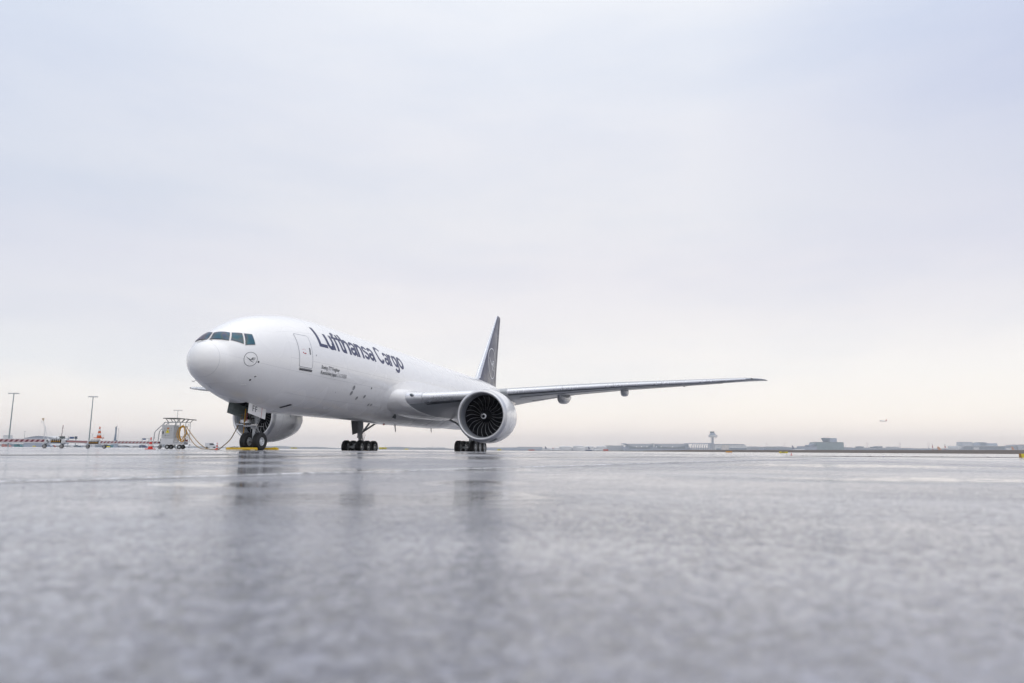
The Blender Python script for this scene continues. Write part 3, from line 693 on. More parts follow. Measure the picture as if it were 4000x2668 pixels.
for s in (1, -1):
    W = wing_secs(s)
    wg = MB().rings(loft_secs(W, 18)).build('wing', M_grey, plane, smooth=35)
    MB().rings(loft_secs(W[:4], 18, off=.03)).build('wing_root_fairing', M_wh, wg, smooth=60)
    MB().rings(loft_secs([wsec_at(s, y) for y in (3.72, 4.0, 4.2, 4.57)], 9, x0=0, x1=.05, off=.02)).build('leading_edge', M_alu, wg, smooth=50)
    for y0, y1 in ((4.6, 8.9), (10.35, 14.4), (14.43, 18.4), (18.43, 22.4), (22.43, 26.4), (26.43, 30.0)):
        ys = [y0]+[abs(r[0][1]) for r in W if y0 < abs(r[0][1]) < y1]+[y1]
        MB().rings(loft_secs([wsec_at(s, y) for y in ys], 9, x0=0, x1=.05 if y0 < 9 else .022, off=.014)).build('slat', M_alu, wg, smooth=50)
    # dark slot behind the slats
    B = MB()
    for y0, y1 in ((4.6, 8.9), (10.35, 30.0)):
        ys = [y0+(y1-y0)*i/12 for i in range(13)]; a = []
        for y in ys:
            r = []
            for fr in ((.051, .095) if y0 < 9 else (.0225, .06)):
                x, z = lower_z(s, y, fr); r.append(P(x, s*y, z-.006))
            a.append(r)
        B.rings(a, close=False, caps=(False, False))
    B.build('slat_gap', mat('slat_gap_dark', (.045, .05, .06), .4, var=.2, scale=3), wg)
    # flap / aileron panels lines
    B = MB()
    for fr, y0, y1 in ((.64, 5, 9), (.70, 11, 28), (.16, 11, 29)):
        B.tube([P(lower_z(s, y0+(y1-y0)*i/14, fr)[0], s*(y0+(y1-y0)*i/14), lower_z(s, y0+(y1-y0)*i/14, fr)[1]-.002) for i in range(15)], .02, 5)
    for y in (11.2, 15.8, 20.4, 24.6): B.tube([P(lower_z(s, y, fr)[0], s*y, lower_z(s, y, fr)[1]-.002) for fr in (.12, .3, .5, .7)], .012, 5)
    B.build('panel_gap', M_gask, wg)
    for y, r_, ln, hz_ in ((8.0, .36, 7.0, .75), (13.7, .44, 6.6, .62), (19.0, .36, 5.4, .52), (24.4, .10, 1.2, .12)):
        xt, zt_ = lower_z(s, y, .97); xa = xt-ln*.72; B = MB(); rg = []
        for i in range(17):
            t = i/16; x = xa+ln*t; k = math.sin(PI*min(1, t*1.0)**.62)**.75 if 0 < t < 1 else .02
            fr = min(.97, max(.02, (x-wsec_at(s, y)[0][0])/(wsec_at(s, y)[1][0]-wsec_at(s, y)[0][0]))); zw = lower_z(s, y, fr)[1]
            zc_ = zw-hz_*.62*k+.05; rg.append([P(x, s*y+r_*k*math.copysign(abs(math.cos(a))**.6, math.cos(a))*(.92 if math.sin(a) < 0 else 1), zc_+hz_*.62*k*math.copysign(abs(math.sin(a))**.75, math.sin(a))) for a in [2*PI*j/18 for j in range(18)]])
        B.rings(rg).build('flap_fairing', M_grey if y > 20 else mat('fairing_grey', (.52, .53, .54), .3, coat=.4, var=.05, scale=2), wg, smooth=60)
    for y in (30.2, 31.4, 32.25):
        r = wsec_at(s, y)[1]; B = MB(); B.tube([P(r[0]-.05, s*y, r[2]), P(r[0]+.35, s*y, r[2]-.03)], .012, 5); B.build('static_wick', M_gask, wg)
    r = wsec_at(s, 30.6)[0]; B = MB(); B.ball(P(r[0]+.08, s*30.6, r[2]+.03), .10, sc=(1.6, 1, .7)); B.build('navigation_light', M_gask, wg, smooth=60)
    # root leading-edge landing light
    q = wsec_at(s, 3.95)[0]
    B = MB(); B.ball(P(q[0]+.13, s*4.0, q[2]+.12), .2, sc=(.5, 1.15, .75)); ll = B.build('landing_light', mat('lamp_bezel', (.5, .52, .54), .2, metal=.6, var=.1, scale=5), wg, smooth=60)
    B = MB(); B.ball(P(q[0]+.06, s*4.0, q[2]+.12), .15, sc=(.5, 1.1, .7)); B.build('lens', mat('lamp_glass', (.03, .05, .07), .05, var=.1, scale=5, coat=1), ll, smooth=60)

# ---- wing-to-body fairing
def superell(x, cy, cz_, wy, hz_, n=44, e=2.4):
    r = []
    for j in range(n):
        a = 2*PI*j/n; c, s_ = math.cos(a), math.sin(a)
        r.append(P(x, cy+wy*math.copysign(abs(c)**(2/e), c), cz_+hz_*math.copysign(abs(s_)**(2/e), s_)))
    return r
rg = []
for i in range(61):
    x = 15.0+29*i/60; k = sm(15.0, 24.5, x)*(1-sm(35.0, 43.5, x)); r = []
    for j in range(96):
        a = 2*PI*j/96; dn = math.degrees(math.atan2(-math.sin(a), abs(math.cos(a))))   # degrees below the waist line
        g1 = math.exp(-((dn-27)/17)**2); g2 = math.exp(-((dn-62)/22)**2)
        q = 3.02+k*(.10*sm(-25, 20, dn)+.52*g1+.10*g2+.06)-.05*(1-k)
        if dn < 5: q -= .06*sm(5, -20, dn) if False else .12*(1-sm(-25, 5, dn))
        r.append(P(x, q*math.cos(a), zc(x)+q*math.sin(a)))
    rg.append(r)
fair = MB().rings(rg).build('belly_fairing', M_wh, plane, smooth=70)
# ram air inlets: slanted openings low on either side
for s in (1, -1):
    B = MB(); V = []
    for u_ in range(5):
        for w__ in range(5):
            x = 21.3+u_*.28+w__*.10; dn = math.radians(47+w__*2.6+u_*.6); q = 3.26
            V.append(P(x, s*q*math.cos(dn), zc(x)-q*math.sin(dn)))
    B.add(V, [(i*5+j, i*5+j+1, i*5+j+6, i*5+j+5) for i in range(4) for j in range(4)])
    B.build('ram_air_inlet', M_dgrey, fair)
for x, z, hh, cc in ((26.5, 2.2, .45, .22), (35.5, 2.35, .4, .2), (9.5, 2.3, .12, .12)):
    B = MB(); B.poly([P(x, -.015, z+.15), P(x+cc, -.015, z+.15), P(x+cc+.16, -.015, z-hh), P(x+.20, -.015, z-hh)], (0, .03, 0)); B.build('blade_antenna', M_grey, plane)
B = MB(); B.ball(P(23.5, .3, 2.25), .08); B.build('beacon_light', M_red, plane, smooth=60)

# ---- engines
EX, EY, EZ = 19.96, 9.61, 2.77
def swirl():
    V = []; n = 46
    for i in range(n+1):
        t = i/n; a = 2.4+t*8.2; r = .215*(1-t)**.55*(1.0 if t < .96 else .8)+.012; wd = .006+.034*math.sin(PI*min(1, .08+t*1.05))**.6
        for q in (r+wd, max(r-wd, 0)): V.append((q*math.cos(a), q*math.sin(a)))
    return V, [(2*i, 2*i+1, 2*i+3, 2*i+2) for i in range(n)]
for s in (1, -1):
    c = P(EX, s*EY, EZ); ax = (1, 0, 0)
    en = MB().lathe(c, ax, [(.38, 1.955), (.7, 2.0), (1.2, 2.035), (2, 2.06), (2.8, 2.03), (3.6, 1.92), (4.4, 1.74), (5.0, 1.57), (5.3, 1.48), (5.3, 1.45), (4.8, 1.48), (3.8, 1.5)], 96).build('engine', M_wh, plane, smooth=50)
    MB().lathe(c, ax, [(.38, 1.958), (.25, 1.925), (.12, 1.875), (.04, 1.82), (.0, 1.76), (.04, 1.705), (.14, 1.665), (.3, 1.635)], 96).build('inlet_lip', M_lip, en, smooth=70)
    MB().lathe(c, ax, [(.3, 1.635), (.5, 1.605), (.8, 1.585), (1.15, 1.60), (1.32, 1.615)], 96).build('inlet_duct', M_duct, en, smooth=70)
    MB().lathe(c, ax, [(1.32, 1.615), (1.33, 1.60), (1.9, 1.60), (2.05, 1.59), (2.05, .3), (2.06, .02)], 72).build('fan_case', M_blk, en, smooth=40)
    B = MB(); B.lathe(c, ax, [(.62, .01), (.66, .05), (.80, .17), (.98, .30), (1.18, .40), (1.34, .475), (1.60, .50), (1.95, .52)], 48)
    sp_ = B.build('spinner', M_blk, en, smooth=60)
    V, F_ = swirl(); B = MB(); V2 = []
    for y, z in V:
        r = math.hypot(y, z); along = .60+(.05 if r < .02 else 0)
        prof = [(.0, .62), (.05, .66), (.17, .80), (.30, .98), (.42, 1.18)]
        for (r0, a0), (r1, a1) in zip(prof[:-1], prof[1:]):
            if r0 <= r <= r1: along = a0+(a1-a0)*(r-r0)/(r1-r0)
        V2.append(c+Vector((along-.012, -y, z)))
    B.add(V2, F_); B.build('spiral_mark', M_whd, en)
    for k in range(22):
        B = MB(); ph = 2*PI*k/22+.07; rows = []; le_rows = []
        for i in range(13):
            t = i/12; r = .44+(1.595-.44)*t
            off = -.22*math.sin(PI*t)**1.2+.20*t**2.2
            xl = 1.40-.10*math.sin(PI*t)+.02*t
            stag = math.radians(20+36*t); ch = .50+.17*t
            def pt(u, nrm=0):
                a = ph+off*.42+(u*ch*math.sin(stag))/r
                return c+Vector((xl+u*ch*math.cos(stag), r*math.sin(a+nrm/r), r*math.cos(a+nrm/r)))
            rows.append([pt(0), pt(.3, .012), pt(1, .003), pt(1, -.003), pt(.3, -.012)])
            le_rows.append([pt(-.010), pt(.022, .008), pt(.022, -.008)])
        B.rings(rows); B.cur = 1; B.rings(le_rows)
        B.build('fan_blade', [M_blk, mat('blade_edge', (.46, .465, .48), .35, metal=.5, var=.15, scale=9)], en, smooth=50)
    # core cowl, nozzle, plug
    MB().lathe(c, ax, [(3.8, 1.05), (4.9, 1.10), (5.6, 1.0), (6.2, .84), (6.7, .70), (6.7, .66), (6.2, .6)], 48).build('core_nozzle', M_steel, en, smooth=50)
    MB().lathe(c, ax, [(5.8, .5), (6.7, .42), (7.3, .2), (7.6, .02)], 32).build('exhaust_plug', M_dgrey, en, smooth=50)
    # pylon
    rg = []
    for x, zt_, zb_, wd in ((21.3, 4.75, 4.5, .02), (22.2, 5.02, 4.3, .2), (23.6, 5.10, 4.0, .30), (25.5, 5.1, 3.6, .34), (27.5, 5.0, 3.4, .34), (29.5, 4.9, 3.9, .26), (31.2, 4.8, 4.45, .04)):
        rg.append([P(x, s*EY+a*wd, z) for a, z in ((-.6, zb_), (-1, (zt_+zb_)/2), (-.7, zt_), (.7, zt_), (1, (zt_+zb_)/2), (.6, zb_))])
    MB().rings(rg).build('pylon', M_wh, plane, smooth=50)
    # vent panel, service marks and cowl split lines on the nacelle
    def nac(x, a, off=.006):
        pr = [(.38, 1.955), (.7, 2.0), (1.2, 2.035), (2, 2.06), (2.8, 2.03), (3.6, 1.92), (4.4, 1.74), (5.0, 1.57), (5.3, 1.48), (6.2, 1.3)]
        for (x0, r0), (x1, r1) in zip(pr[:-1], pr[1:]):
            if x0 <= x <= x1: r = r0+(r1-r0)*(x-x0)/(x1-x0)
        return c+Vector((x, -(r+off)*math.sin(a)*s, (r+off)*math.cos(a)))
    B = MB()
    V = [nac(.55+.5*i/4, math.radians(148+17*j/4)) for i in range(5) for j in range(5)]
    B.add(V, [(i*5+j, i*5+j+1, i*5+j+6, i*5+j+5) for i in range(4) for j in range(4)]); B.build('vent_panel', M_dgrey, en)
    B = MB()
    def arcst(pts, wd=.012):
        V = []
        for i, (x, a) in enumerate(pts):
            V += [nac(x, a), nac(x+wd, a+wd/2)]
        B.add(V, [(2*i, 2*i+1, 2*i+3, 2*i+2) for i in range(len(pts)-1)])
    arcst([(1.25, math.radians(6*i)) for i in range(61)]); arcst([(3.6, math.radians(6*i)) for i in range(61)])
    arcst([(1.3+.3*i, math.radians(172)) for i in range(16)], .02)
    for x_, a_, w_, h_ in ((1.7, 128, .12, 2), (2.15, 126, .16, 3), (2.5, 124, .05, 4), (2.2, 134, .2, .7), (2.25, 136, .2, .7)):
        V = [nac(x_+w_*i, math.radians(a_+h_*j)) for i in (0, 1) for j in (0, 1)]; B.add(V, [(0, 1, 3, 2)])
    B.build('cowl_marking', mat('marking_grey', (.22, .23, .25), .5, var=.1, scale=5), en)
# ---- landing gear
def wheel(par, x, y, r, wd, side, rim_r, zw=0.0):
    c = P(x, y, r*.975+zw); h = wd/2
    prof = [(-h*.60, rim_r*1.02), (-h*.86, rim_r*1.08), (-h, r*.80), (-h*.93, r*.90), (-h*.72, r*.975), (-h*.4, r*.997)]
    tread = []
    for g in (-.26, -.08, .10, .28):
        tread += [(h*(g-.012), r), (h*(g-.010), r*.985), (h*(g+.018), r*.985), (h*(g+.02), r)]
    prof += tread+[(h*.4, r*.997), (h*.72, r*.975), (h*.93, r*.90), (h, r*.80), (h*.86, rim_r*1.08), (h*.60, rim_r*1.02)]
    t = MB().lathe(c, (0, 1, 0), prof, 48).build('tyre', M_black, par, smooth=35)
    B = MB()
    big = r > .6
    for sg in (-1, 1):
        B.cur = 0; B.lathe(c, (0, sg, 0), [(h*.60, rim_r*1.02), (h*.80, rim_r*1.0), (h*.84, rim_r*.93), (h*.66, rim_r*.80)], 32)
        B.cur = 2 if big else 0; B.lathe(c, (0, sg, 0), [(h*.66, rim_r*.80), (h*.45, rim_r*.62), (h*.42, rim_r*.46)], 32)
        B.cur = 1; B.lathe(c, (0, sg, 0), [(h*.42, rim_r*.46), (h*.60, rim_r*.40), (h*.70, rim_r*.28), (h*.70, .001)], 24)
    B.build('rim', [M_rim, M_steel if big else M_rim, M_dgrey], par, smooth=30)
    B = MB()
    for sg in (-1, 1):
        for k in range(9):
            a = 2*PI*k/9; p = c+Vector((math.cos(a)*rim_r*.66, sg*h*.56, math.sin(a)*rim_r*.66)); B.cyl(p, p+Vector((0, sg*.012, 0)), rim_r*.075, n=10)
    B.build('rim_hole', M_dark if not big else M_steel, par)
GY = -.08
P0 = P
def P(x, y, z): return P0(x, y+GY, z+(.07 if z < 2.5 else 0))
ng = MB(); ng.cyl(P(5.89, 0, .46), P(5.89, 0, 1.28), .085, n=20); ng.cyl(P(5.89, 0, 1.25), P(5.89, 0, 1.62), .15, .16, n=20); ng.cyl(P(5.89, 0, 1.62), P(5.86, 0, 3.5), .17, .19, n=20)
nose = ng.build('nose_gear', M_gearg, plane, smooth=40)
MB().cyl(P(5.89, -.30, .50), P(5.89, .30, .50), .06, n=16).cyl(P(5.74, -.14, .50), P(5.89, -.14, .50), .055).build('axle', M_steel, nose, smooth=40)
for y in (-.41, .41): wheel(nose, 5.89, y, .535, .40, 1, .24, -.014)
B = MB(); B.lathe(P(5.89, 0, 0), (0, 0, 1), [(1.24, .10), (1.26, .18), (1.33, .20), (1.36, .15), (1.42, .15), (1.45, .20), (1.50, .20), (1.53, .16)], 24)
B.tube([P(5.80, -1.02, 1.50), P(5.80, -.3, 1.44), P(5.80, .0, 1.45)], .035); B.ball(P(5.80, -1.05, 1.50), .075)
B.cyl(P(5.7, -.55, 1.40), P(5.7, .28, 1.40), .05); B.tube([P(5.95, .2, 1.40), P(6.0, .55, 1.37)], .02)
B.build('steering_collar', M_steel, nose, smooth=40)
B = MB(); B.box(P(5.62, -.42, 1.66), (.22, .55, .20), bev=.03); B.build('taxi_light_housing', M_rim, nose, smooth=40)
B = MB()
for y in (-.28, -.52): B.cyl(P(5.505, y, 1.66), P(5.49, y, 1.66), .08, n=16)
B.build('taxi_light', mat('lamp_face', (.5, .52, .55), .1, metal=.5, var=.1, scale=5), nose)
B = MB()
for y in (-.06, .06):
    B.tube([P(6.02, y, 1.30), P(6.42, y*1.5, .98), P(6.02, y, .62)], .035)
B.tube([P(5.72, .16, 3.0), P(5.6, .18, 2.4), P(5.72, .17, 1.7)], .03); B.tube([P(5.70, -.18, 3.1), P(5.62, -.24, 2.5), P(5.75, -.15, 1.6)], .022)
B.tube([P(6.0, .2, 2.9), P(6.1, .26, 2.2), P(5.98, .15, 1.6)], .025); B.tube([P(6.0, .12, 1.5), P(6.12, .18, 1.1), P(5.98, .1, .7)], .012)
B.tube([P(5.9, .22, 1.9), P(5.9, .34, 1.75), P(5.9, .22, 1.5)], .02)
B.cyl(P(5.9, .15, 2.0), P(5.9, .33, 2.0), .05); B.cyl(P(5.75, -.3, 2.1), P(5.75, .3, 2.1), .05); B.tube([P(6.0, .3, 3.2), P(5.95, .2, 2.1)], .05); B.tube([P(6.0, -.3, 3.2), P(5.95, -.2, 2.1)], .05)
B.cyl(P(5.72, .12, 1.75), P(5.72, .12, 2.5), .045); B.cyl(P(6.06, -.1, 1.7), P(6.06, -.1, 2.6), .04); B.ball(P(5.72, .12, 1.95), .075); B.box(P(5.7, .26, 2.32), (.1, .12, .2), bev=.02)
B.build('torque_link', M_gearg, nose, smooth=40)
B = MB()
for k in range(5):
    y = -.16+.08*k; B.tube([P(5.68, y, 2.9), P(5.64-.02*k, y*1.4, 2.3), P(5.66, y, 1.95), P(5.70, y*.8+.03, 1.62), P(5.74, y*.6, 1.5)], .014, 6)
B.tube([P(6.08, .1, 1.95), P(6.25, .22, 1.7), P(6.12, .16, 1.4)], .016, 6); B.cyl(P(5.66, -.05, 2.05), P(5.66, .22, 2.05), .045); B.box(P(5.66, .0, 1.83), (.08, .26, .07), bev=.015)
B.build('hose', M_dark, nose, smooth=60)
B = MB(); B.tube([P(5.9, .2, 3.0), P(6.9, .15, 3.2)], .06); B.build('drag_brace', M_gearg, nose)
P = P0
# bay doors
def gdoor(y, quad, th, name, m, par, lbl=None):
    B = MB(); B.poly([P(a, y, b) for a, b in quad], (0, -th, 0)); return B.build(name, m, par, label=lbl)
dq = [(4.25, 2.84), (5.95, 2.56), (5.86, 1.85), (4.18, 2.14)]
d1 = gdoor(.62, dq, -.03, 'nose_gear_door', M_wh, plane, 'white nose gear door lettered FF with a red line')
v, f = text2d("FF", None, .34, bold=.004, sp=1.15)
B = MB(); B.add([P(4.56+p.x, .628, 2.27-.165*p.x+p.y) for p in v], f); B.build('lettering', M_ink, d1)
B = MB(); B.add([P(a, .627, b) for a, b in ((5.50, 2.63), (5.535, 2.62), (5.46, 1.925), (5.43, 1.93))], [(0, 1, 2, 3)]); B.build('red_line', M_red, d1)
d2 = gdoor(-.62, [(4.14, 2.82), (5.95, 2.56), (5.8, 1.86), (3.99, 2.16)], .03, 'nose_gear_door', mat('primer_green', (.20, .235, .23), .5, var=.2, scale=4, bump=.1), plane, 'dark inner face of the far nose gear door')
B = MB()
for x in (4.2, 4.6, 5.0, 5.4): B.poly([P(x, -.585, 2.70-.16*(x-4.2)), P(x+.035, -.585, 2.70-.16*(x-4.2)), P(x-.03, -.585, 2.12-.16*(x-4.2)), P(x-.065, -.585, 2.12-.16*(x-4.2))], (0, .025, 0))
B.poly([P(4.1, -.585, 2.5), P(5.8, -.585, 2.2), P(5.8, -.585, 2.16), P(4.1, -.585, 2.46)], (0, .03, 0)); B.poly([P(4.3, -.584, 2.7), P(4.55, -.584, 2.66), P(4.5, -.584, 2.35), P(4.25, -.584, 2.4)], (0, .05, 0))
B.tube([P(4.9, -.5, 2.1), P(5.5, -.1, 2.15)], .015)
B.build('stiffener', mat('primer_rib', (.25, .29, .285), .5, var=.2, scale=6), d2)

AX = 31.78
for s in (1, -1):
    yc = s*5.49-.21; B = MB(); DZ = -.19
    PG = P
    P = lambda x, y, z: PG(x, y, z+(DZ if z < 2.5 else 0))
    B.cyl(P(AX, yc, .62), P(AX-.1, yc, 1.6), .16, n=20); B.cyl(P(AX-.1, yc, 1.55), P(AX-.35, yc-s*.05, 4.2), .24, .27, n=20)
    B.lathe(P(AX-.1, yc, 0), (0, 0, 1), [(1.48, .17), (1.5, .27), (1.62, .28), (1.66, .24)], 20)
    mg = B.build('main_gear', M_gearg, plane, smooth=40)
    B = MB(); B.cyl(P(AX-1.6, yc, .63), P(AX+1.6, yc, .63), .15, n=16)
    for i in (-1, 0, 1): B.cyl(P(AX+1.45*i, yc-.62, .645), P(AX+1.45*i, yc+.62, .645), .09, n=14)
    B.build('bogie_beam', M_gearg, mg, smooth=40)
    for i in (-1, 0, 1):
        for o in (-.7, .7): wheel(mg, AX+1.45*i, yc+o, .62, .50, 1, .31, .03)
    B = MB()
    for i in (-1, 0, 1):
        for o in (-.36, .36): B.lathe(P(AX+1.45*i, yc+o-.1, .645), (0, 1, 0), [(0, .1), (.01, .25), (.19, .25), (.2, .1)], 20)
        B.tube([P(AX+1.45*i-.15, yc+.2, .9), P(AX+1.45*i, yc, 1.0), P(AX+1.45*i+.2, yc-.2, .88)], .02)
    B.build('brake_pack', M_steel, mg, smooth=40)
    B = MB(); B.tube([P(AX-.1, yc, 1.7), P(AX+1.0, yc-s*.3, 2.6), P(AX+1.9, yc-s*.5, 3.6)], .09); B.tube([P(AX-.1, yc, 1.9), P(AX+.1, yc-s*1.5, 2.7), P(AX+.2, yc-s*2.6, 3.2)], .085)
    B.tube([P(AX+.35, yc, 3.3), P(AX+.5, yc, 2.3), P(AX+.75, yc-s*.15, 2.38)], .05)
    B.build('side_brace', M_gearg, mg, smooth=40)
    B = MB(); B.tube([P(AX+.15, yc+.1, 1.5), P(AX+.6, yc+.1, 1.15), P(AX+.15, yc+.1, .8)], .05); B.tube([P(AX+.15, yc-.1, 1.5), P(AX+.6, yc-.1, 1.15), P(AX+.15, yc-.1, .8)], .05)
    for k in range(5):
        y = yc+.25-k*.12; B.tube([P(AX+.1, y, 2.2-.1*k), P(AX+.3, y+.1, 1.7), P(AX+.35+.1*k, y-.1, 1.25), P(AX+.5+.15*k, y, 1.05)], .018)
    B.build('torque_link', M_steel, mg, smooth=40)
    B = MB(); B.poly([P(30.1, yc+.3*s, 3.7), P(31.75, yc+.3*s, 3.7), P(31.75, yc+.3*s, 1.95), P(30.72, yc+.3*s, 1.76)], (0, .03, 0))
    B.build('gear_door', mat('door_inner', (.26, .28, .28), .45, var=.2, scale=5), mg)
    P = PG

# ================================================================= GROUND EQUIPMENT by the nose
def bar_chock(name, x, y0, y1, lbl, knobs=()):
    root = empty(name, P(x, (y0+y1)/2, .095), 0, label=lbl, cat='chock', group='yellow wheel chocks at the nose gear')
    w_ = (y1-y0)/2; B = MB(); rg = []
    for y in (-w_, -w_+.03, w_-.03, w_):
        k = .85 if abs(y) == w_ else 1
        rg.append([Vector((a*k, y, .005+b*k)) for a, b in ((-.11, 0), (-.11, .05), (-.05, .13), (.05, .13), (.11, .05), (.11, 0))])
    B.rings(rg); B.build('bar', M_yel, root)
    B = MB()
    for t in (-.6, 0, .62): B.box((0, w_*t, .137), (.16, .03, .012))
    B.tube([(-.07, w_*.2, .13), (-.09, w_*.45, .19), (-.07, w_*.7, .13)], .01)
    B.build('handle', M_dgrey, root); return root
bar_chock('wheel_chock', 5.89-.66, -1.35, .62, 'long yellow bar chock in front of the nose wheels')
bar_chock('wheel_chock', 5.89+.66, -.95, 1.15, 'short yellow bar chock behind the nose wheels')

M_or = mat('cone_red', (.62, .030, .015), .45, var=.08, scale=6)
M_or2 = mat('cone_orange', (.55, .10, .02), .5, var=.2, scale=9)
M_cw = mat('cone_white', (.72, .71, .69), .45, var=.1, scale=8)
def cone(loc, h, lbl, m, n=24, grp='traffic cones on the apron'):
    root = empty('traffic_cone', loc, 0, label=lbl, cat='traffic cone', group=grp)
    B = MB(); r0, r1 = h*.19, h*.035; z0 = h*.07
    def rr(t): return r0*(1-t)+r1*t
    for i in range(5):
        a, b = i/5, (i+1)/5; B.cur = 0 if i % 2 == 0 else 1
        B.lathe((0, 0, z0), (0, 0, 1), [(a*h*.93, rr(a)), (b*h*.93, rr(b))], n)
    B.cur = 0; B.lathe((0, 0, z0), (0, 0, 1), [(h*.93, r1), (h*.935, .001)], n)
    B.build('cone_body', [m, M_cw], root, smooth=40)
    B = MB(); B.box((0, 0, h*.035), (h*.58, h*.58, h*.07), bev=h*.02); B.build('cone_base', m, root); return root
cone(gnd(587, 45.5), .76, 'red and white cone standing in front of the striped boom', M_or)
cone(gnd(847, 50), .50, 'small red and white cone among the yellow cables near the nose wheel', M_or)
cone(gpos(3091, 150), .75, 'tiny red cone far out on the right, beside the yellow and black sign', M_or)

# ---- power cart with canopy
PXM = 60/FPX
CD = 60.0
cu, cv = 690, yh(690)
cart = empty('power_cart', gnd(cu, CD, 0), VIEWROT, label='grey electric cabinet cart with raised frame and coils of yellow cable', cat='power cart')
def cl(px, py, y=0.0):              # photo detail -> cart coordinates
    u, v = 560+px/5.878, 1600+py/5.878
    return Vector(((u-cu)*PXM, y, (yh(u)-v)*PXM+.06))
M_box = mat('cabinet_grey', (.52, .52, .52), .45, metal=.1, var=.1, scale=3)
M_box2 = mat('cabinet_pale', (.66, .66, .67), .5, var=.08, scale=3)
M_tube = mat('tube_grey', (.42, .43, .43), .4, var=.15, scale=5)
def cbox(B, a, b, y0, y1, bev=.02):
    p, q = cl(*a), cl(*b); B.box(((p.x+q.x)/2, (y0+y1)/2, (p.z+q.z)/2), (abs(q.x-p.x), abs(y1-y0), abs(p.z-q.z)), bev=bev); return B
base = cbox(MB(), (445, 662), (730, 808), -.45, .5).build('cart_body', M_box2, cart)
cab = cbox(MB(), (452, 360), (728, 660), -.47, .45).build('cabinet', M_box, cart)
B = MB()
for px, py in ((520, 440), (668, 440), (520, 480), (552, 480), (630, 480), (668, 480), (548, 520), (628, 520)):
    p = cl(px, py, -.47); B.cyl(p, p+Vector((0, -.02, 0)), .022, n=10)
B.build('button', M_dark, cab)
B = MB(); p = cl(487, 533, -.48); B.box(p, (.07, .04, .24), bev=.01); B.build('door_handle', M_dark, cab)
B = MB(); p = cl(588, 503, -.475); B.poly([p+Vector((-.16, 0, -.13)), p+Vector((.16, 0, -.13)), p+Vector((0, 0, .16))], (0, -.008, 0)); wl = B.build('warning_sign', M_sign, cab)
B = MB(); B.poly([p+Vector((.02, -.012, .07)), p+Vector((-.03, -.012, -.02)), p+Vector((.0, -.012, -.02)), p+Vector((-.01, -.012, -.09)), p+Vector((.035, -.012, .01)), p+Vector((.005, -.012, .01))], (0, -.003, 0)); B.build('bolt_symbol', M_dark, wl)
B = MB(); p = cl(597, 438, -.475); B.box(p, (.17, .01, .12), bev=.004); B.build('sticker', mat('sticker_orange', (.55, .18, .02), .5, var=.3, scale=20), cab)
B = MB(); p = cl(545, 598, -.475); B.box(p, (.06, .008, .08)); 
for i in range(5): B.box(p+Vector((.12+.05*i, 0, 0)), (.035, .006, .025))
B.build('label_strip', M_dgrey, cab)
B = cbox(MB(), (728, 750), (968, 808), -.4, .4); cbox(B, (722, 742), (1075, 752), -.45, .45, .01); B.build('platform', M_box2, cart)
B = MB()
for y in (-.42, .42):
    B.tube([cl(485, 362, y), cl(490, 298, y), cl(700, 292, y), cl(985, 300, y), cl(990, 745, y)], .028)
    B.tube([cl(755, 300, y), cl(735, 745, y)], .05); 
B.tube([cl(490, 298, -.42), cl(490, 298, .42)], .025); B.tube([cl(985, 300, -.42), cl(985, 300, .42)], .025)
B.tube([cl(715, 315, 0), cl(680, 358, 0)], .02)
B.build('frame', M_tube, cart)
B = MB()
for y in (-.6, .6): B.tube([cl(480, 210, y), cl(730, 208, y), cl(860, 214, y), cl(1100, 238, y)], .04)
for px, py in ((480, 210), (620, 209), (760, 210), (860, 214), (980, 226), (1100, 238)): B.tube([cl(px, py, -.6), cl(px, py, .6)], .025)
for a, b in (((525, 218), (580, 290)), ((690, 218), (748, 290)), ((855, 222), (790, 292)), ((945, 232), (885, 296)), ((1045, 238), (985, 298))):
    for y in (-.42, .42): B.tube([cl(*a, y), cl(*b, y)], .03)
B.build('canopy_frame', mat('canopy_dark', (.14, .14, .13), .5, var=.2, scale=6), cart)
B = MB()
for y, dx in ((-.25, 0), (.35, 22)):
    B.tube([cl(488, 302, y), cl(300+dx*.2, 480, y), cl(268+dx, 520, y), cl(255+dx, 715, y)], .04)
B.build('handrail', M_tube, cart)
B = MB()
for px in (838, 912, 965, 1030):
    B.tube([cl(px, 395, -.2), cl(px, 345, -.2), cl(px-10, 340, -.2)], .02)
B.tube([cl(790, 405, -.2), cl(1010, 400, -.2)], .05); B.tube([cl(770, 630, -.2), cl(1010, 632, -.2)], .03); B.build('cable_hook', M_tube, cart)
M_cab = mat('yellow_cable', (.58, .30, .015), .5, var=.25, scale=14)
B = MB()
for k, (xa, xb, top, bot, y) in enumerate(((775, 1000, 392, 730, -.25), (835, 990, 375, 750, -.30), (825, 950, 370, 700, -.22), (850, 970, 385, 780, -.33))):
    pts = []
    for i in range(25):
        a = 2*PI*i/24; px = (xa+xb)/2+(xb-xa)/2*math.cos(a)*(1-.28*max(0, -math.sin(a))); py = (top+bot)/2-(bot-top)/2*math.sin(a)
        pts.append(cl(px, py, y+.05*math.sin(a*3+k)))
    B.tube(pts, .036, 8)
B.build('cable_coil', M_cab, cart, smooth=60)
B = cbox(MB(), (930, 690), (1000, 738), -.2, .1, .03); B.tube([cl(965, 690, -.1), cl(975, 650, -.1)], .03); B.build('extinguisher', mat('dark_red', (.16, .01, .015), .45, var=.2, scale=6), cart)
B = MB(); B.tube([cl(1020, 690, -.1), cl(1015, 600, -.1), cl(995, 555, -.1)], .022); B.build('lever', M_dgrey, cart)
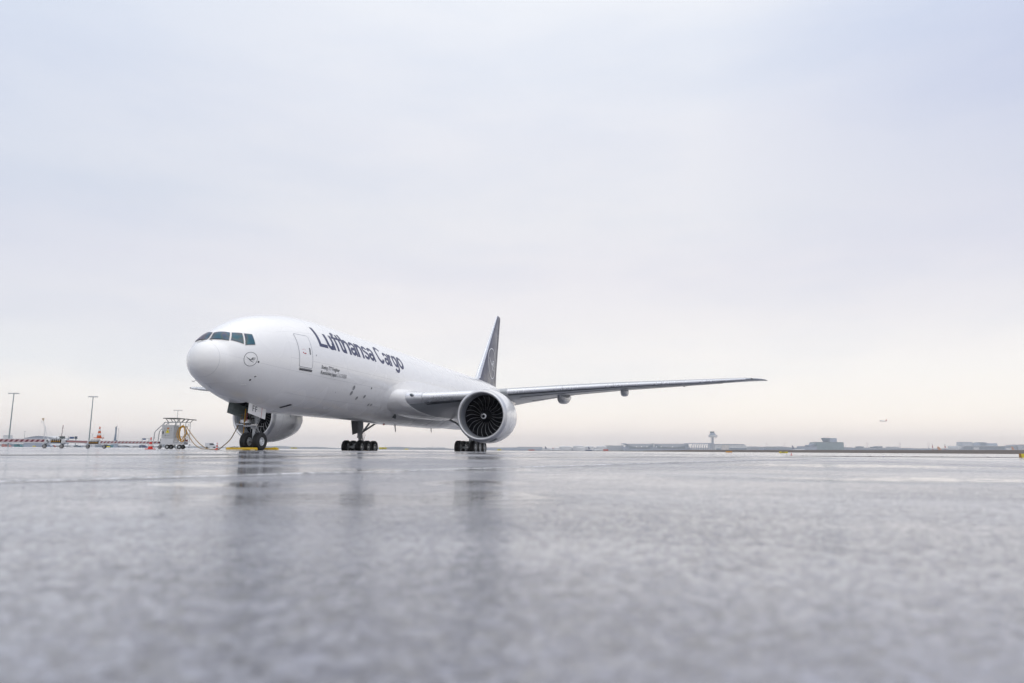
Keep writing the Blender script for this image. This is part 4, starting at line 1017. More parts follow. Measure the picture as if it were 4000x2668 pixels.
def cart_wheel(par, px, r, y, steel=False, py=None):
    c = cl(px, 0, y); c.z = r-.01
    B = MB().lathe(c, (0, 1, 0), [(-.06, r*.55), (-.08, r*.7), (-.07, r*.95), (0, r), (.07, r*.95), (.08, r*.7), (.06, r*.55)], 20); B.build('tyre', M_black, par, smooth=40)
    B = MB(); B.lathe(c, (0, 1, 0), [(-.06, r*.55), (-.05, r*.2), (-.07, .001)], 16); B.lathe(c, (0, 1, 0), [(.06, r*.55), (.05, r*.2), (.07, .001)], 16); B.build('rim', M_tube, par, smooth=40)
for px, y in ((590, -.35), (640, -.1), (862, -.3), (590, .4), (862, .35)):
    B = MB(); p = cl(px, 810, y); B.tube([p, Vector((p.x-.04, y, .18))], .05); B.build('castor_fork', M_dgrey, cart); cart_wheel(cart, px, .19, y)
B = MB(); B.tube([cl(705, 810, 0), cl(715, 870, 0), cl(770, 905, 0), cl(830, 880, 0), cl(850, 810, 0)], .03); B.build('loop_cable', mat('dark_cable', (.06, .045, .03), .5, var=.2, scale=9), cart)

# cables to the aircraft
def cable(pts, r, lbl):
    Q = []
    n = len(pts)
    for i in range(n-1):
        p0, p1, p2, p3 = pts[max(i-1, 0)], pts[i], pts[i+1], pts[min(i+2, n-1)]
        for j in range(8):
            t = j/8; Q.append(.5*((2*p1)+(p2-p0)*t+(2*p0-5*p1+4*p2-p3)*t*t+(-p0+3*p1-3*p2+p3)*t**3))
    Q.append(pts[-1])
    for q in Q: q.z = max(q.z, gz(q)+r)
    o = MB().tube(Q, r, 8).build('power_cable', mat('cable_ochre', (.30, .17, .03), .5, var=.3, scale=10), None, smooth=60)
    return tag(o, lbl, 'cable', 'yellow cables from the power cart to the aircraft')
def c3(px, py, d): return at(560+px/5.878, 1600+py/5.878, d)
def cg(px, d): p = gnd(560+px/5.878, d); p.z += .03; return p
cable([c3(985, 390, 59.7), c3(1060, 500, 59), c3(1180, 660, 57.5), c3(1300, 790, 56), c3(1420, 875, 54.5), cg(1520, 53), cg(1640, 51), cg(1720, 49.5), c3(1850, 822, 47.5), c3(2000, 680, 45.5), c3(2110, 495, 43.5), c3(2190, 340, 42.2), c3(2245, 210, 41.6), c3(2275, 100, 41.3)], .032, 'upper yellow cable sagging to the cone and up to the nose')
cable([c3(980, 480, 59.7), c3(1040, 590, 59), c3(1110, 720, 58), c3(1210, 830, 57), c3(1330, 900, 56), cg(1400, 55), cg(1500, 54.2), cg(1640, 53)], .030, 'lower yellow cable dropping from the cart to the ground')
def c5(px, py, d): return at(850+px/5.8075, 1520+py/5.8075, d)
o = MB().tube([c5(640, 450, 41.1), c5(628, 560, 41.2), c5(612, 720, 41.4), c5(600, 860, 41.8), c5(584, 1010, 42.4), c5(578, 1250, 42.8)], .036, 8).build('power_cable', M_cab, None, smooth=60)
tag(o, 'thick yellow cable hanging straight down out of the nose gear bay', 'cable', 'yellow cables from the power cart to the aircraft')
o = MB().tube([c5(672, 540, 40.9), c5(664, 620, 40.9), c5(655, 720, 40.9)], .018, 6).build('safety_streamer', M_red, None, smooth=60)
tag(o, 'thin red streamer hanging beside the cable in the nose gear bay', 'streamer')

# ---- striped service boom on castors
def stripe_mat(name, period, c1, c2, slope=1.0, frac=.5):
    m = bpy.data.materials.new(name); m.use_nodes = True; nt = m.node_tree; b = nt.nodes['Principled BSDF']
    tc = N(nt, 'ShaderNodeTexCoord'); sp = N(nt, 'ShaderNodeSeparateXYZ'); nt.links.new(tc.outputs['Object'], sp.inputs[0])
    a = N(nt, 'ShaderNodeMath', operation='MULTIPLY_ADD'); nt.links.new(sp.outputs['Z'], a.inputs[0]); a.inputs[1].default_value = -slope; nt.links.new(sp.outputs['X'], a.inputs[2])
    d = N(nt, 'ShaderNodeMath', operation='DIVIDE'); nt.links.new(a.outputs[0], d.inputs[0]); d.inputs[1].default_value = period
    fr = N(nt, 'ShaderNodeMath', operation='FRACT'); nt.links.new(d.outputs[0], fr.inputs[0])
    r = ramp(nt, fr.outputs[0], [(0, c1), (frac, c2)], 'CONSTANT'); nt.links.new(r.outputs['Color'], b.inputs['Base Color']); b.inputs['Roughness'].default_value = .45
    return m
M_st1 = stripe_mat('stripes_dark_red', .44, (.17, .03, .045), (.55, .38, .40), .9)
M_st2 = stripe_mat('stripes_fine_red', .13, (.30, .10, .10), (.42, .24, .24), .9)
M_st3 = stripe_mat('stripes_red_white', .30, (.24, .05, .06), (.58, .52, .52), .9)
bu = 360
boom = empty('service_boom', gnd(bu, CD, 0), VIEWROT, label='long jointed boom on small castors with red and white stripes', cat='boom')
def bl(u, v, y=0.0): return Vector(((u-bu)*PXM, y, (yh(u)-v)*PXM+.06))
def bl1(px, py, y=0.0): return bl(px/5.6, 1500+py/5.6, y)
def bl2(px, py, y=0.0): return bl(300+px/4.702, 1560+py/4.702, y)
def beam(a, b, c, d, ms):             # top-left, top-right, bottom-right, bottom-left
    B = MB(); th = Vector((0, .35, 0)); B.poly([p+Vector((0, -.17, 0)) for p in (a, b, c, d)], th); bm_ = B.build('beam', M_box2, boom)
    B = MB(); e = .16; V = [a.lerp(d, e), b.lerp(c, e), b.lerp(c, .72), a.lerp(d, .72)]
    B.poly([p+Vector((0, -.176, 0)) for p in V], (0, -.004, 0)); B.build('striped_panel', ms, bm_)
beam(bl(-420, 1711), bl1(985, 1200), bl1(985, 1295), bl(-420, 1730), M_st1)
beam(bl1(1455, 1225), bl1(1960, 1242), bl1(1960, 1310), bl1(1455, 1290), M_st2)
beam(bl2(420, 760), bl2(1525, 770), bl2(1525, 825), bl2(420, 822), M_st3)
B = MB()
B.poly([bl1(985, 1200, -.15), bl1(1050, 1205, -.15), bl1(1085, 1240, -.15), bl1(1040, 1290, -.15), bl1(985, 1290, -.15)], (0, .3, 0))
B.poly([bl1(1375, 1195, -.15), bl1(1462, 1235, -.15), bl1(1455, 1285, -.15), bl1(1375, 1290, -.15)], (0, .3, 0))
B.poly([bl2(1525, 772, -.15), bl2(1580, 765, -.15), bl2(1590, 830, -.15), bl2(1540, 815, -.15)], (0, .3, 0))
B.build('joint', M_box2, boom)
B = MB()
for px, py in ((1047, 1245), (1465, 1250)): p = bl1(px, py, -.17); B.cyl(p, p+Vector((0, -.03, 0)), .055, n=14)
p = bl2(1533, 795, -.17); B.cyl(p, p+Vector((0, -.03, 0)), .05, n=14)
B.build('pivot_pin', M_dark, boom)
M_amber = mat('amber_lens', (.45, .22, .02), .25, var=.3, scale=8, coat=.5)
for x0, x1, y0, y1, n, f_ in ((1135, 1345, 1210, 1290, 5, bl1), (240, 405, 765, 822, 6, bl2)):
    a, b = f_(x0, y0), f_(x1, y1)
    B = MB(); B.box(((a.x+b.x)/2, 0, (a.z+b.z)/2), (b.x-a.x, .45, a.z-b.z), bev=.01); lb = B.build('lamp_box', M_dark, boom)
    B = MB(); B.box(((a.x+b.x)/2, 0, a.z+.03), (b.x-a.x+.05, .5, .05)); B.box(((a.x+b.x)/2, 0, b.z-.02), (b.x-a.x+.05, .5, .04)); B.box((b.x+.12, 0, (a.z+b.z)/2), (.14, .4, (a.z-b.z)*1.1)); B.box((a.x-.1, 0, (a.z+b.z)/2), (.1, .4, (a.z-b.z)*.9)); B.build('box_frame', M_box2, lb)
    for i in range(n):
        x = a.x+(b.x-a.x)*(i+.5)/n; h_ = (a.z-b.z)
        B = MB(); B.ball((x, -.24, (a.z+b.z)/2-.02), h_*.24, sc=(.75, .5, 1)); B.build('lamp', M_amber, lb, smooth=60)
        B = MB(); B.box((x, -.27, (a.z+b.z)/2+h_*.30), (h_*.25, .06, h_*.16), bev=.008); B.build('lamp_cap', M_cw, lb)
for px, f_, z0, r in ((970, bl1, 1300, .175), (1345, bl1, 1300, .175), (1918, bl1, 1320, .16), (505, bl2, 830, .16), (1520, bl2, 830, .16), (200, bl2, 830, .16)):
    p = f_(px, z0)
    if f_ is bl2 and px == 200: continue
    B = MB(); B.tube([p+Vector((.12, -.14, .03)), Vector((p.x+.02, -.14, r*1.7)), Vector((p.x, -.14, r))], .035); B.tube([p+Vector((.12, .14, .03)), Vector((p.x, .14, r))], .035); B.build('castor_fork', M_tube, boom)
    c = Vector((p.x, 0, r))
    B = MB().lathe(c, (0, 1, 0), [(-.05, r*.72), (-.06, r*.8), (-.05, r*.97), (0, r), (.05, r*.97), (.06, r*.8), (.05, r*.72)], 24); B.build('tyre', M_black, boom, smooth=40)
    B = MB(); B.lathe(c, (0, 1, 0), [(-.05, r*.74), (-.02, r*.6), (-.02, r*.25), (-.06, r*.2), (-.06, .001)], 20); B.lathe(c, (0, 1, 0), [(.05, r*.74), (.02, r*.6), (.02, .001)], 20); B.build('rim', mat('castor_rim', (.5, .48, .47), .5, var=.2, scale=12), boom, smooth=40)
B = MB(); p = bl1(1320, 1180); B.cyl(p, bl1(1333, 895), .035, .018, n=8); B.ball(bl1(1331, 965), .06); B.ball(bl1(1333, 925), .045); B.build('mast', mat('mast_pole', (.40, .34, .34), .5, var=.1, scale=4), boom)
B = MB(); B.box(bl1(1345, 1215), (.30, .3, .55), bev=.04); B.tube([bl1(1260, 1150), bl1(1320, 1165), bl1(1385, 1150)], .03); B.tube([bl1(1285, 1185), bl1(1385, 1190)], .05); B.tube([bl1(1290, 1150), bl1(1320, 1190), bl1(1360, 1150)], .025); B.tube([bl1(1215, 1200), bl1(1215, 1170)], .03)
B.build('valve_block', M_dgrey, boom)
B = MB(); B.box(bl2(330, 748), (.55, .4, .10), bev=.02); B.tube([bl2(460, 750), bl2(465, 640)], .012, 5); B.box(bl2(1550, 750), (.2, .2, .25), bev=.01); B.build('bracket', M_tube, boom)
p = bl2(390, 718); wp = gnd(bu, CD, 0)+Rv*p.x; wp.z = p.z
cone(wp, .98, 'faded orange and white cone standing on top of the boom', M_or2)

# ================================================================= AIRFIELD BACKDROP
def far(name, u, d, z=0.0, **kw):
    return empty(name, gnd(u, d, z), VIEWROT, **kw)
class FB:                            # builder in a thing's own frame, photo pixels -> metres
    def __init__(s, u, d): s.u, s.d, s.k = u, d, d/FPX
    def p(s, u, v, y=0.0): return Vector(((u-s.u)*s.k, y, (yh(u)-v)*s.k+.06))
    def box(s, B, u0, v0, u1, v1, y0, y1, z0=None, bev=0):
        a, b = s.p(u0, v0), s.p(u1, v1); zb_ = b.z if z0 is None else z0
        B.box(((a.x+b.x)/2, (y0+y1)/2, (a.z+zb_)/2), (abs(b.x-a.x), y1-y0, a.z-zb_), bev=bev); return B
M_conc = mat('concrete_far', (.42, .45, .50), .7, var=.08, scale=.05)
M_stl = mat('cladding_grey', (.34, .40, .49), .55, var=.08, scale=.05)
M_glf = mat('facade_glass', (.10, .15, .19), .15, var=.2, scale=.2)
M_whf = mat('cladding_white', (.66, .67, .68), .55, var=.06, scale=.05)
M_dkf = mat('cladding_dark', (.17, .23, .30), .5, var=.1, scale=.05)
M_post = mat('mast_grey_green', (.26, .32, .33), .5, var=.15, scale=.6)
BD = 2500.0
def block(name, u0, u1, v, d, lbl, cat='building', m=M_stl, dep=60, roofs=(), bands=(), z0=-1.0, grp=None):
    c = (u0+u1)/2; t = far(name, c, d, label=lbl, cat=cat, group=grp); F = FB(c, d)
    F.box(MB(), u0, v, u1, 1760, 0, dep, z0).build('wall', m, t)
    F.box(MB(), u0-.5, v-1.0, u1+.5, v, -1, dep+1).build('roof', M_dkf, t)
    for (a, b, va, vb, mm) in bands:
        F.box(MB(), a, va, b, vb, -.8, 1).build('window_band', mm, t)
    for (a, b, va, mm) in roofs:
        F.box(MB(), a, va, b, v-1.0, dep*.2, dep*.7).build('rooftop_unit', mm, t)
    return t, F
# big two-bay maintenance hall
t, F = block('hangar', 2446, 2690, 1746, BD, 'wide blue-grey maintenance hall with two sagging roof bays', 'hangar', M_stl, 90)
for a, b in ((2446, 2552), (2556, 2690)):
    B = MB(); V = []
    for i in range(21):
        s_ = i/20; u = a+(b-a)*s_; sag = 1734+14.5*math.sin(PI*s_)**.8
        V.append((u, sag))
    top = [F.p(u, 1733.5) for u, v in V]; bot = [F.p(u, v) for u, v in V]
    n = len(V); B.add([p+Vector((0, -3, 0)) for p in top+bot]+[p+Vector((0, 60, 0)) for p in top+bot],
        [(i, i+1, n+i+1, n+i) for i in range(n-1)]+[(2*n+i, 3*n+i, 3*n+i+1, 2*n+i+1) for i in range(n-1)]+[(i, 2*n+i, 2*n+i+1, i+1) for i in range(n-1)]+[(n+i, n+i+1, 3*n+i+1, 3*n+i) for i in range(n-1)])
    B.build('roof', M_conc, t)
    MB().poly([F.p(u, v, -1) for u, v in V]+[F.p(b, 1748, -1), F.p(a, 1748, -1)], (0, 2, 0)).build('gable_wall', mat('hangar_blue', (.20, .27, .34), .5, var=.08, scale=.05), t)
    B = MB()
    for i in range(1, 20, 2): q = V[i]; B.tube([F.p(q[0]-4, 1733, -3.2), F.p(q[0]+2, q[1]-.5, -3.2)], .35, 5)
    B.build('roof_truss', M_whf, t)
    B = MB(); F.box(B, a+12, 1748, b-12, 1752, -1.5, 0); B.build('window_band', M_glf, t)
B = MB(); F.box(B, 2551, 1731, 2557, 1746, -5, 20); B.build('pillar', M_whf, t)
for u0, u1 in ((2430, 2448), (2676, 2698)):
    B = MB()
    for a, b in (((u0, 1758), (u0+6, 1732)), ((u1, 1758), (u0+8, 1733)), ((u0-3, 1732), (u1, 1734)), ((u0+4, 1745), (u1, 1758)), ((u0-2, 1735), (u0+8, 1758))):
        B.tube([F.p(*a, -4), F.p(*b, -4)], 1.3, 6)
    B.build('strut_frame', M_stl, t)
B = MB()
for u in (2485, 2505, 2526, 2563, 2582, 2626): B.ball(F.p(u, 1745.5, -6), 1.3)
B.build('floodlight', mat('lit_floodlight', (1, .97, .88), .5, emit=1.2), t)
t, F = block('fan_roof_hall', 2700, 2786, 1750, BD, 'pale hall with a row of leaning arched ribs left of the tower', 'hall', M_whf, 60)
B = MB()
for i in range(9):
    u = 2702+i*9; B.tube([F.p(u, 1757, -2), F.p(u+1, 1740, -2), F.p(u+7, 1731.5, -2), F.p(u+9, 1731, -2)], 1.5, 6); 
F.box(B, 2700, 1730.5, 2786, 1733.5, -3, 40); B.build('rib', M_stl, t)
# control tower
TS = BD/1500
def sc_(pr): return [(a*TS, b*TS) for a, b in pr]
t = far('control_tower', 2786, BD, label='tall slim control tower with a wide ring below its cab', cat='control tower'); F = FB(2786, BD)
B = MB(); F.box(B, 2782.5, 1706, 2789, 1760, -2.5, 3, -1); B.build('shaft', M_conc, t)
B = MB()
for i in range(9): v = 1712+i*5; F.box(B, 2778.5, v, 2782.5, v+1.6, -1, 1.5)
B.tube([F.p(2778.5, 1708), F.p(2778.5, 1757)], .35, 5); B.build('stair', M_stl, t)
p = F.p(2787, 1700)
B = MB().lathe((p.x, 0, F.p(2787, 1709).z), (0, 0, 1), sc_([(0, 6), (1, 9), (2.6, 9.3), (4.8, 9.3), (5.0, 6)]), 28, caps=(True, True)); B.build('gallery_ring', M_whf, t, smooth=30)
z0 = F.p(2787, 1700.5).z
B = MB().lathe((p.x-.6, 0, z0), (0, 0, 1), sc_([(0, 4.5), (.4, 6), (3.2, 6.6), (3.5, 4.2), (4.6, 4.2)]), 24, caps=(True, True)); B.build('cab_base', M_stl, t, smooth=30)
B = MB().lathe((p.x-2.5, 0, z0+4.4*TS), (0, 0, 1), sc_([(0, 4.2), (2.6, 5.0)]), 20, caps=(True, True)); B.build('cab_window', M_glf, t, smooth=30)
B = MB().lathe((p.x-2.5, 0, z0+7.0*TS), (0, 0, 1), sc_([(0, 5.3), (.7, 5.3), (.9, 1)]), 20, caps=(True, True)); B.build('cab_roof', M_dkf, t, smooth=30)
B = MB(); B.tube([F.p(2790, 1716), F.p(2803, 1708)], .4, 5); B.tube([(p.x-2.5, 0, z0+7.6*TS), (p.x-2.5, 0, z0+10*TS)], .2, 5); B.build('brace', M_conc, t)
# long hall right of tower with rounded end
t = far('cargo_hall', 2855, BD, label='long low hall with a rounded right end beside the control tower', cat='hall'); F = FB(2855, BD)
B = MB(); top = [F.p(2792, 1735.5), F.p(2900, 1735.5), F.p(2912, 1738), F.p(2918, 1744), F.p(2920, 1751), F.p(2920, 1760), F.p(2792, 1760)]
B.poly([q+Vector((0, 0, 0)) for q in top], (0, 80, 0)); B.build('wall', M_whf, t)
B = MB(); F.box(B, 2790, 1734, 2908, 1737, -2, 82); B.build('roof', M_stl, t)
B = MB(); F.box(B, 2848, 1750, 2917, 1757, -3, 0); F.box(B, 2798, 1752, 2816, 1757, -3, 0); B.build('door_band', M_dkf, t)
B = MB(); F.box(B, 2820, 1737.5, 2847, 1757, -3, 0); B.build('panel', mat('cladding_cream', (.62, .58, .54), .6, var=.05, scale=.1), t)
# old tower terminal
t, F = block('terminal_building', 3192, 3298, 1727.5, BD, 'square blue-glass terminal carrying a small funnel-shaped tower', 'terminal', mat('glass_block', (.20, .29, .32), .25, var=.08, scale=.08), 60)
B = MB()
for v in (1733, 1739, 1745, 1751): F.box(B, 3193, v, 3297, v+.6, -.6, 0)
B.build('floor_line', M_conc, t)
q = F.p(3239, 1727)
B = MB().lathe((q.x, 20, q.z), (0, 0, 1), sc_([(0, 5), (1, 6.5), (4, 8), (7, 9.2), (8.6, 9.6), (8.9, 6)]), 24, caps=(True, True)); B.build('tower_cab', M_dkf, t, smooth=30)
B = MB(); F.box(B, 3250, 1711.5, 3278, 1727, 12, 30); B.build('stair_block', M_stl, t)
B = MB()
for u in (3233, 3247): B.tube([F.p(u, 1711, 20), F.p(u, 1706, 20)], .15, 5)
B.build('antenna', M_dkf, t)
block('sloped_annex', 3140, 3192, 1744, BD, 'low stepped annex joined to the left of the glass terminal', m=M_stl, roofs=((3165, 3192, 1738, M_stl), (3180, 3192, 1733, M_stl)), z0=-1)
block('pier_building', 2988, 3140, 1750, BD, 'long low dark pier between the tower and the glass terminal', 'pier', m=M_stl, bands=((2992, 3130, 1752.5, 1755, M_dkf),))
block('pier_building', 2938, 2987, 1753, BD+80, 'very low pale pier right of the rounded hall', 'pier', m=M_conc)
block('pier_building', 3299, 3560, 1750, BD, 'low pier with flat boxes on its roof right of the glass terminal', 'pier', m=M_stl, bands=((3302, 3550, 1753, 1755.5, M_dkf),), roofs=((3365, 3382, 1743.5, M_dkf), (3422, 3434, 1745, M_dkf), (3438, 3456, 1743.5, M_dkf), (3485, 3520, 1745, M_conc)))
block('pier_building', 3561, 3742, 1752, BD+60, 'plain low pier behind the red striped posts', 'pier', m=M_stl)
t, F = block('terminal_building', 3752, 3975, 1744, BD, 'long pale terminal with a curved left end and raised blocks', 'terminal', M_stl, 70, bands=((3765, 3925, 1747, 1755, M_dkf),), roofs=((3773, 3813, 1726, M_conc), (3816, 3910, 1731, M_stl), (3842, 3868, 1728, M_dkf)))
B = MB(); F.box(B, 3745, 1741, 3978, 1744, -4, 74); B.poly([F.p(3742, 1757, -4), F.p(3742, 1747, -4), F.p(3745, 1741, -4), F.p(3765, 1741, -4), F.p(3765, 1745, -4)], (0, 60, 0)); B.build('curved_eave', M_whf, t)
B = MB()
for i in range(22): u = 3770+i*7; F.box(B, u, 1746.5, u+1, 1757, -1.5, 0)
B.build('facade_column', M_conc, t)
B = MB(); F.box(B, 3803, 1748, 3824, 1758, -4, 0); F.box(B, 3929, 1750, 3950, 1758, -4, 0); B.build('entrance_block', M_whf, t)
block('terminal_building', 3979, 4060, 1738, BD, 'tall end of the terminals cut off by the right edge', 'terminal', m=M_conc)
# left of the hangar
t, F = block('office_block', 2368, 2436, 1741, BD+60, 'gridded pale office block left of the maintenance hall', 'building', M_whf, 40)
B = MB()
for i in range(5): F.box(B, 2370, 1743+i*3.4, 2434, 1744.6+i*3.4, -.8, 0)
B.build('window_band', M_stl, t)
for u0, u1, v, lbl in ((2185, 2235, 1741.5, 'white cylindrical fuel tank, farthest left of the tank group'), (2240, 2282, 1739.5, 'white fuel tank with a high domed lid in the middle of the group'), (2286, 2322, 1741.5, 'white fuel tank right of the domed one'), (2332, 2372, 1741, 'wide white tank beside the gridded office block'), (2252, 2290, 1747.5, 'lower white tank in front of the taller ones'), (2118, 2158, 1748.5, 'squat white domed store left of the tanks'), (2165, 2188, 1749, 'small pale domed store between store and tanks')):
    c = (u0+u1)/2; t = far('fuel_tank', c, BD-40 if v > 1745 else BD+20, label=lbl, cat='tank', group='white tanks left of the maintenance hall'); k = BD/FPX; r = (u1-u0)/2*k; h = (yh(c)-v)*k
    MB().lathe((0, r, -1), (0, 0, 1), [(0, r), (h*.85+1, r)], 28).build('shell', M_whf, t, smooth=30)
    MB().lathe((0, r, h*.85), (0, 0, 1), [(0, r), (h*.08, r*.8), (h*.15, .1)], 28).build('lid', mat('tank_lid', (.70, .70, .71), .5, var=.04, scale=.1), t, smooth=30)
block('terminal_building', 2020, 2118, 1746, BD+100, 'hazy flat-roofed building just right of the engine', 'building', m=M_stl, bands=((2030, 2110, 1748, 1750, M_whf), (2030, 2110, 1752, 1754, M_whf)), z0=-1)
block('terminal_building', 1900, 2018, 1748, BD+200, 'faint flat-roofed building seen behind the engine', 'building', m=M_stl, z0=-1)
block('distant_shed', 1610, 1780, 1752, BD+300, 'faint long shed far behind between the main wheels', 'building', m=M_conc, z0=-1, roofs=((1640, 1660, 1749, M_conc), (1700, 1735, 1748, M_conc)))
for i, (u, v, lbl) in enumerate(((1690, 1738, 'thin chimney left of the engine above the faint shed'), (1506, 1740, 'thin lone mast between the two sets of main wheels'), (1712, 1744, 'short chimney right of the taller thin one'))):
    t = far('chimney', u, BD+250, label=lbl, cat='chimney', group='faint chimneys on the skyline'); k = (BD+250)/FPX; h = (yh(u)-v)*k
    MB().cyl((0, 0, 0), (0, 0, h), 1.4, .9, n=10).build('stack', M_conc, t)
# red objects and far containers
for u0, u1, v, d, lbl in ((2357, 2376, 1755, 700, 'red container unit in front of the white tanks'), (2064, 2088, 1756, 700, 'low red container just right of the main wheels'), (2287, 2312, 1757.5, 690, 'low dark blue container left of the red one')):
    c = (u0+u1)/2; t = far('container', c, d, label=lbl, cat='container', group='containers on the far side of the field'); F = FB(c, d)
    z1 = (yh(c)-v)*d/FPX; wdt = (u1-u0)*d/FPX
    m = mat('container_red', (.50, .06, .04), .5, var=.1, scale=.3) if 'red' in lbl.split('left')[0] else mat('container_blue', (.07, .11, .2), .5, var=.1, scale=.3)
    MB().box((0, 1.3, z1/2), (wdt, 2.6, z1), bev=.08).build('box', m, t)
    B = MB()
    for i in range(7): B.box((-wdt/2+wdt*(i+.5)/7, -.03, z1*.5), (.1, .06, z1*.85))
    B.build('rib', M_whf if 'red' in lbl[:4] else M_dkf, t)
# lamp masts
def mast(u, v, d, lbl, wd=3.0, r=.22, lamps=4, grp='floodlight masts round the apron', two=False, z=0.0, m=None):
    t = far('floodlight_mast', u, d, z, label=lbl, cat='mast', group=grp); k = d/FPX; h = (yh(u)-v)*k+.06
    m = m or M_post
    if two:
        MB().cyl((-wd*.33, 0, -1), (-wd*.33, 0, h), r, r, n=8).cyl((wd*.33, 0, -1), (wd*.33, 0, h), r, r, n=8).build('pole', m, t)
    else: MB().cyl((0, 0, -1), (0, 0, h), r, r*.55, n=12).build('pole', m, t, smooth=40)
    B = MB(); B.box((0, 0, h), (wd, .2, .08)); B.build('crossbar', m, t)
    for i in range(lamps):
        x = -wd/2+wd*(i+.5)/lamps; B = MB(); B.box((x, -.15, h+.14), (wd/lamps*.5, .4, .16), bev=.03); B.build('lamp_head', M_whf, t)
    return t
mast(31, 1538, 170, 'tallest left floodlight mast with a wide row of lamps', 2.7, .17, 6)
mast(345, 1551, 180, 'tall floodlight mast between the striped boom sections', 2.5, .17, 6)
mast(684, 1604, 230, 'floodlight mast rising behind the power cart canopy', 2.9, .12, 4)
mast(91, 1686, 420, 'short lamp mast left of the crane', 1.4, .12, 3)
mast(357, 1696, 430, 'short lamp mast just left of the orange cone', 1.2, .10, 2)
mast(457, 1676, 420, 'thin lamp mast right of the dark drilling rig', 1.7, .11, 2)
for u, v, lbl in ((2951, 1742.5, 'twin-pole light frame over the low pale pier'), (2995, 1731, 'high twin-pole light frame left end of the dark pier'), (3004, 1743, 'short twin-pole light frame in front of the dark pier'), (3066, 1730.5, 'high twin-pole light frame right of the middle of the pier'), (3058, 1742, 'short twin-pole light frame beside the higher one'), (3116, 1742, 'short twin-pole light frame above the blue tail'), (3167, 1730.5, 'high twin-pole light frame above the stepped annex'),
                  (3391, 1728.5, 'twin-pole light frame right of the glass terminal'), (3517, 1728, 'twin-pole light frame above the pale roof box'), (3630, 1728, 'twin-pole light frame just left of the red striped posts'), (3760, 1727, 'twin-pole light frame at the curved terminal end')):
    mast(u, v, 2400, lbl, 5.8, .45, 3, 'twin-pole light frames along the terminals', two=True, m=M_stl)
for u, v, lbl in ((3899, 1722, 'thin tall mast over the right terminal'), (3930, 1732, 'thin shorter mast right of the tall thin one'), (3434, 1737, 'thin mast between the two dark roof boxes'), (3304, 1739, 'thin mast at the right foot of the glass terminal')):
    mast(u, v, 2400, lbl, 3.6, .5, 2, 'thin masts over the terminals', m=M_stl)
for u, v, lbl in ((3645, 1736, 'left red and white striped post by the far pier'), (3694, 1737, 'right red and white striped post next to the orange tail')):
    t = far('striped_post', u, 900, -.6, label=lbl, cat='post', group='red and white posts by the far pier'); k = 900/FPX; h = (yh(u)-v)*k+.6
    B = MB()
    for i in range(6): B.cur = i % 2; B.cyl((0, 0, h*i/6), (0, 0, h*(i+1)/6), .55, n=10)
    B.build('pole', [M_red, M_whf], t); MB().box((-.5, 0, h+.4), (1.8, .8, .7), bev=.1).build('head', M_whf, t)

# generic airliner kit for the far ones
def airliner(name, loc, rz, Lg, lbl, tailm, bodym=M_whf, fly=False, cat='airplane', grp='distant airliners', tilt=0):
    t = empty(name, loc, rz, label=lbl, cat=cat, group=grp); s_ = Lg/38; zc_ = 3.6*s_ if not fly else 0
    rg = []
    for x, r, dz in ((0, .05, -.3), (.5, .7, -.25), (1.5, 1.3, -.12), (3.2, 1.85, 0), (5, 2, 0), (25, 2, 0), (31, 1.5, .4), (35, .8, .9), (37.8, .2, 1.2)):
        rg.append([Vector(((x-19)*s_, r*s_*math.cos(a), zc_+(dz+r*math.sin(a))*s_)) for a in [2*PI*j/16 for j in range(16)]])
    MB().rings(rg).build('fuselage', bodym, t, smooth=50)
    def V(x, y, z): return Vector(((x-19)*s_, y*s_, zc_+z*s_))
    for sg in (1, -1):
        MB().rings([foil(V(12, sg*1.2, -1), V(20, sg*1.2, -1), .12, 8), foil(V(17, sg*8, -.3), V(21.5, sg*8, -.3), .11, 8), foil(V(22, sg*17, .8), V(23.8, sg*17, .8), .1, 8)]).build('wing', M_conc, t, smooth=40)
        MB().lathe(V(11.5, sg*5.7, -1.9), (1, 0, 0), [(0, .9*s_), (.1*s_, 1.05*s_), (1.8*s_, 1.1*s_), (3.8*s_, .75*s_), (4.4*s_, .4*s_)], 14, caps=(True, True)).build('engine', M_whf, t, smooth=40)
        MB().rings([foil(V(32, sg*.4, 1), V(36, sg*.4, 1), .1, 8), foil(V(35.6, sg*6, 1.6), V(37.4, sg*6, 1.6), .1, 8)]).build('stabilizer', M_conc, t, smooth=40)
    MB().rings([foil(V(29.5, 0, 1.6), V(36.4, 0, 1.4), .09, 8, up=UPY), foil(V(35, 0, 8.2), V(38, 0, 8.2), .09, 8, up=UPY)]).build('tail_fin', tailm, t, smooth=40)
    B = MB()
    for x, y in ((5, 0), (18, 3), (18, -3)):
        B.cyl(V(x, y, -1.5), V(x, y, -3.3), .15*s_, n=6); B.cyl(V(x, y-.35, -3.1), V(x, y+.35, -3.1), .5*s_, n=12)
    B.build('landing_gear', M_dgrey, t)
    return t
M_tb = mat('tail_blue', (.03, .055, .14), .4, var=.05, scale=.5)
M_tr = mat('tail_red', (.35, .03, .05), .4, var=.1, scale=.5)
M_to = mat('tail_orange', (.60, .22, .05), .4, var=.1, scale=.5)
pf = at(3450, 1644.5, 1550)
fp = airliner('airliner', pf, VIEWROT+math.radians(12), 21, 'small airliner flying low over the horizon on the right', M_tr, fly=True, grp='distant airliners')
fp.rotation_euler = (0, math.radians(-6), VIEWROT+math.radians(12))
fp.rotation_euler = (0, math.radians(4), VIEWROT+math.radians(20))
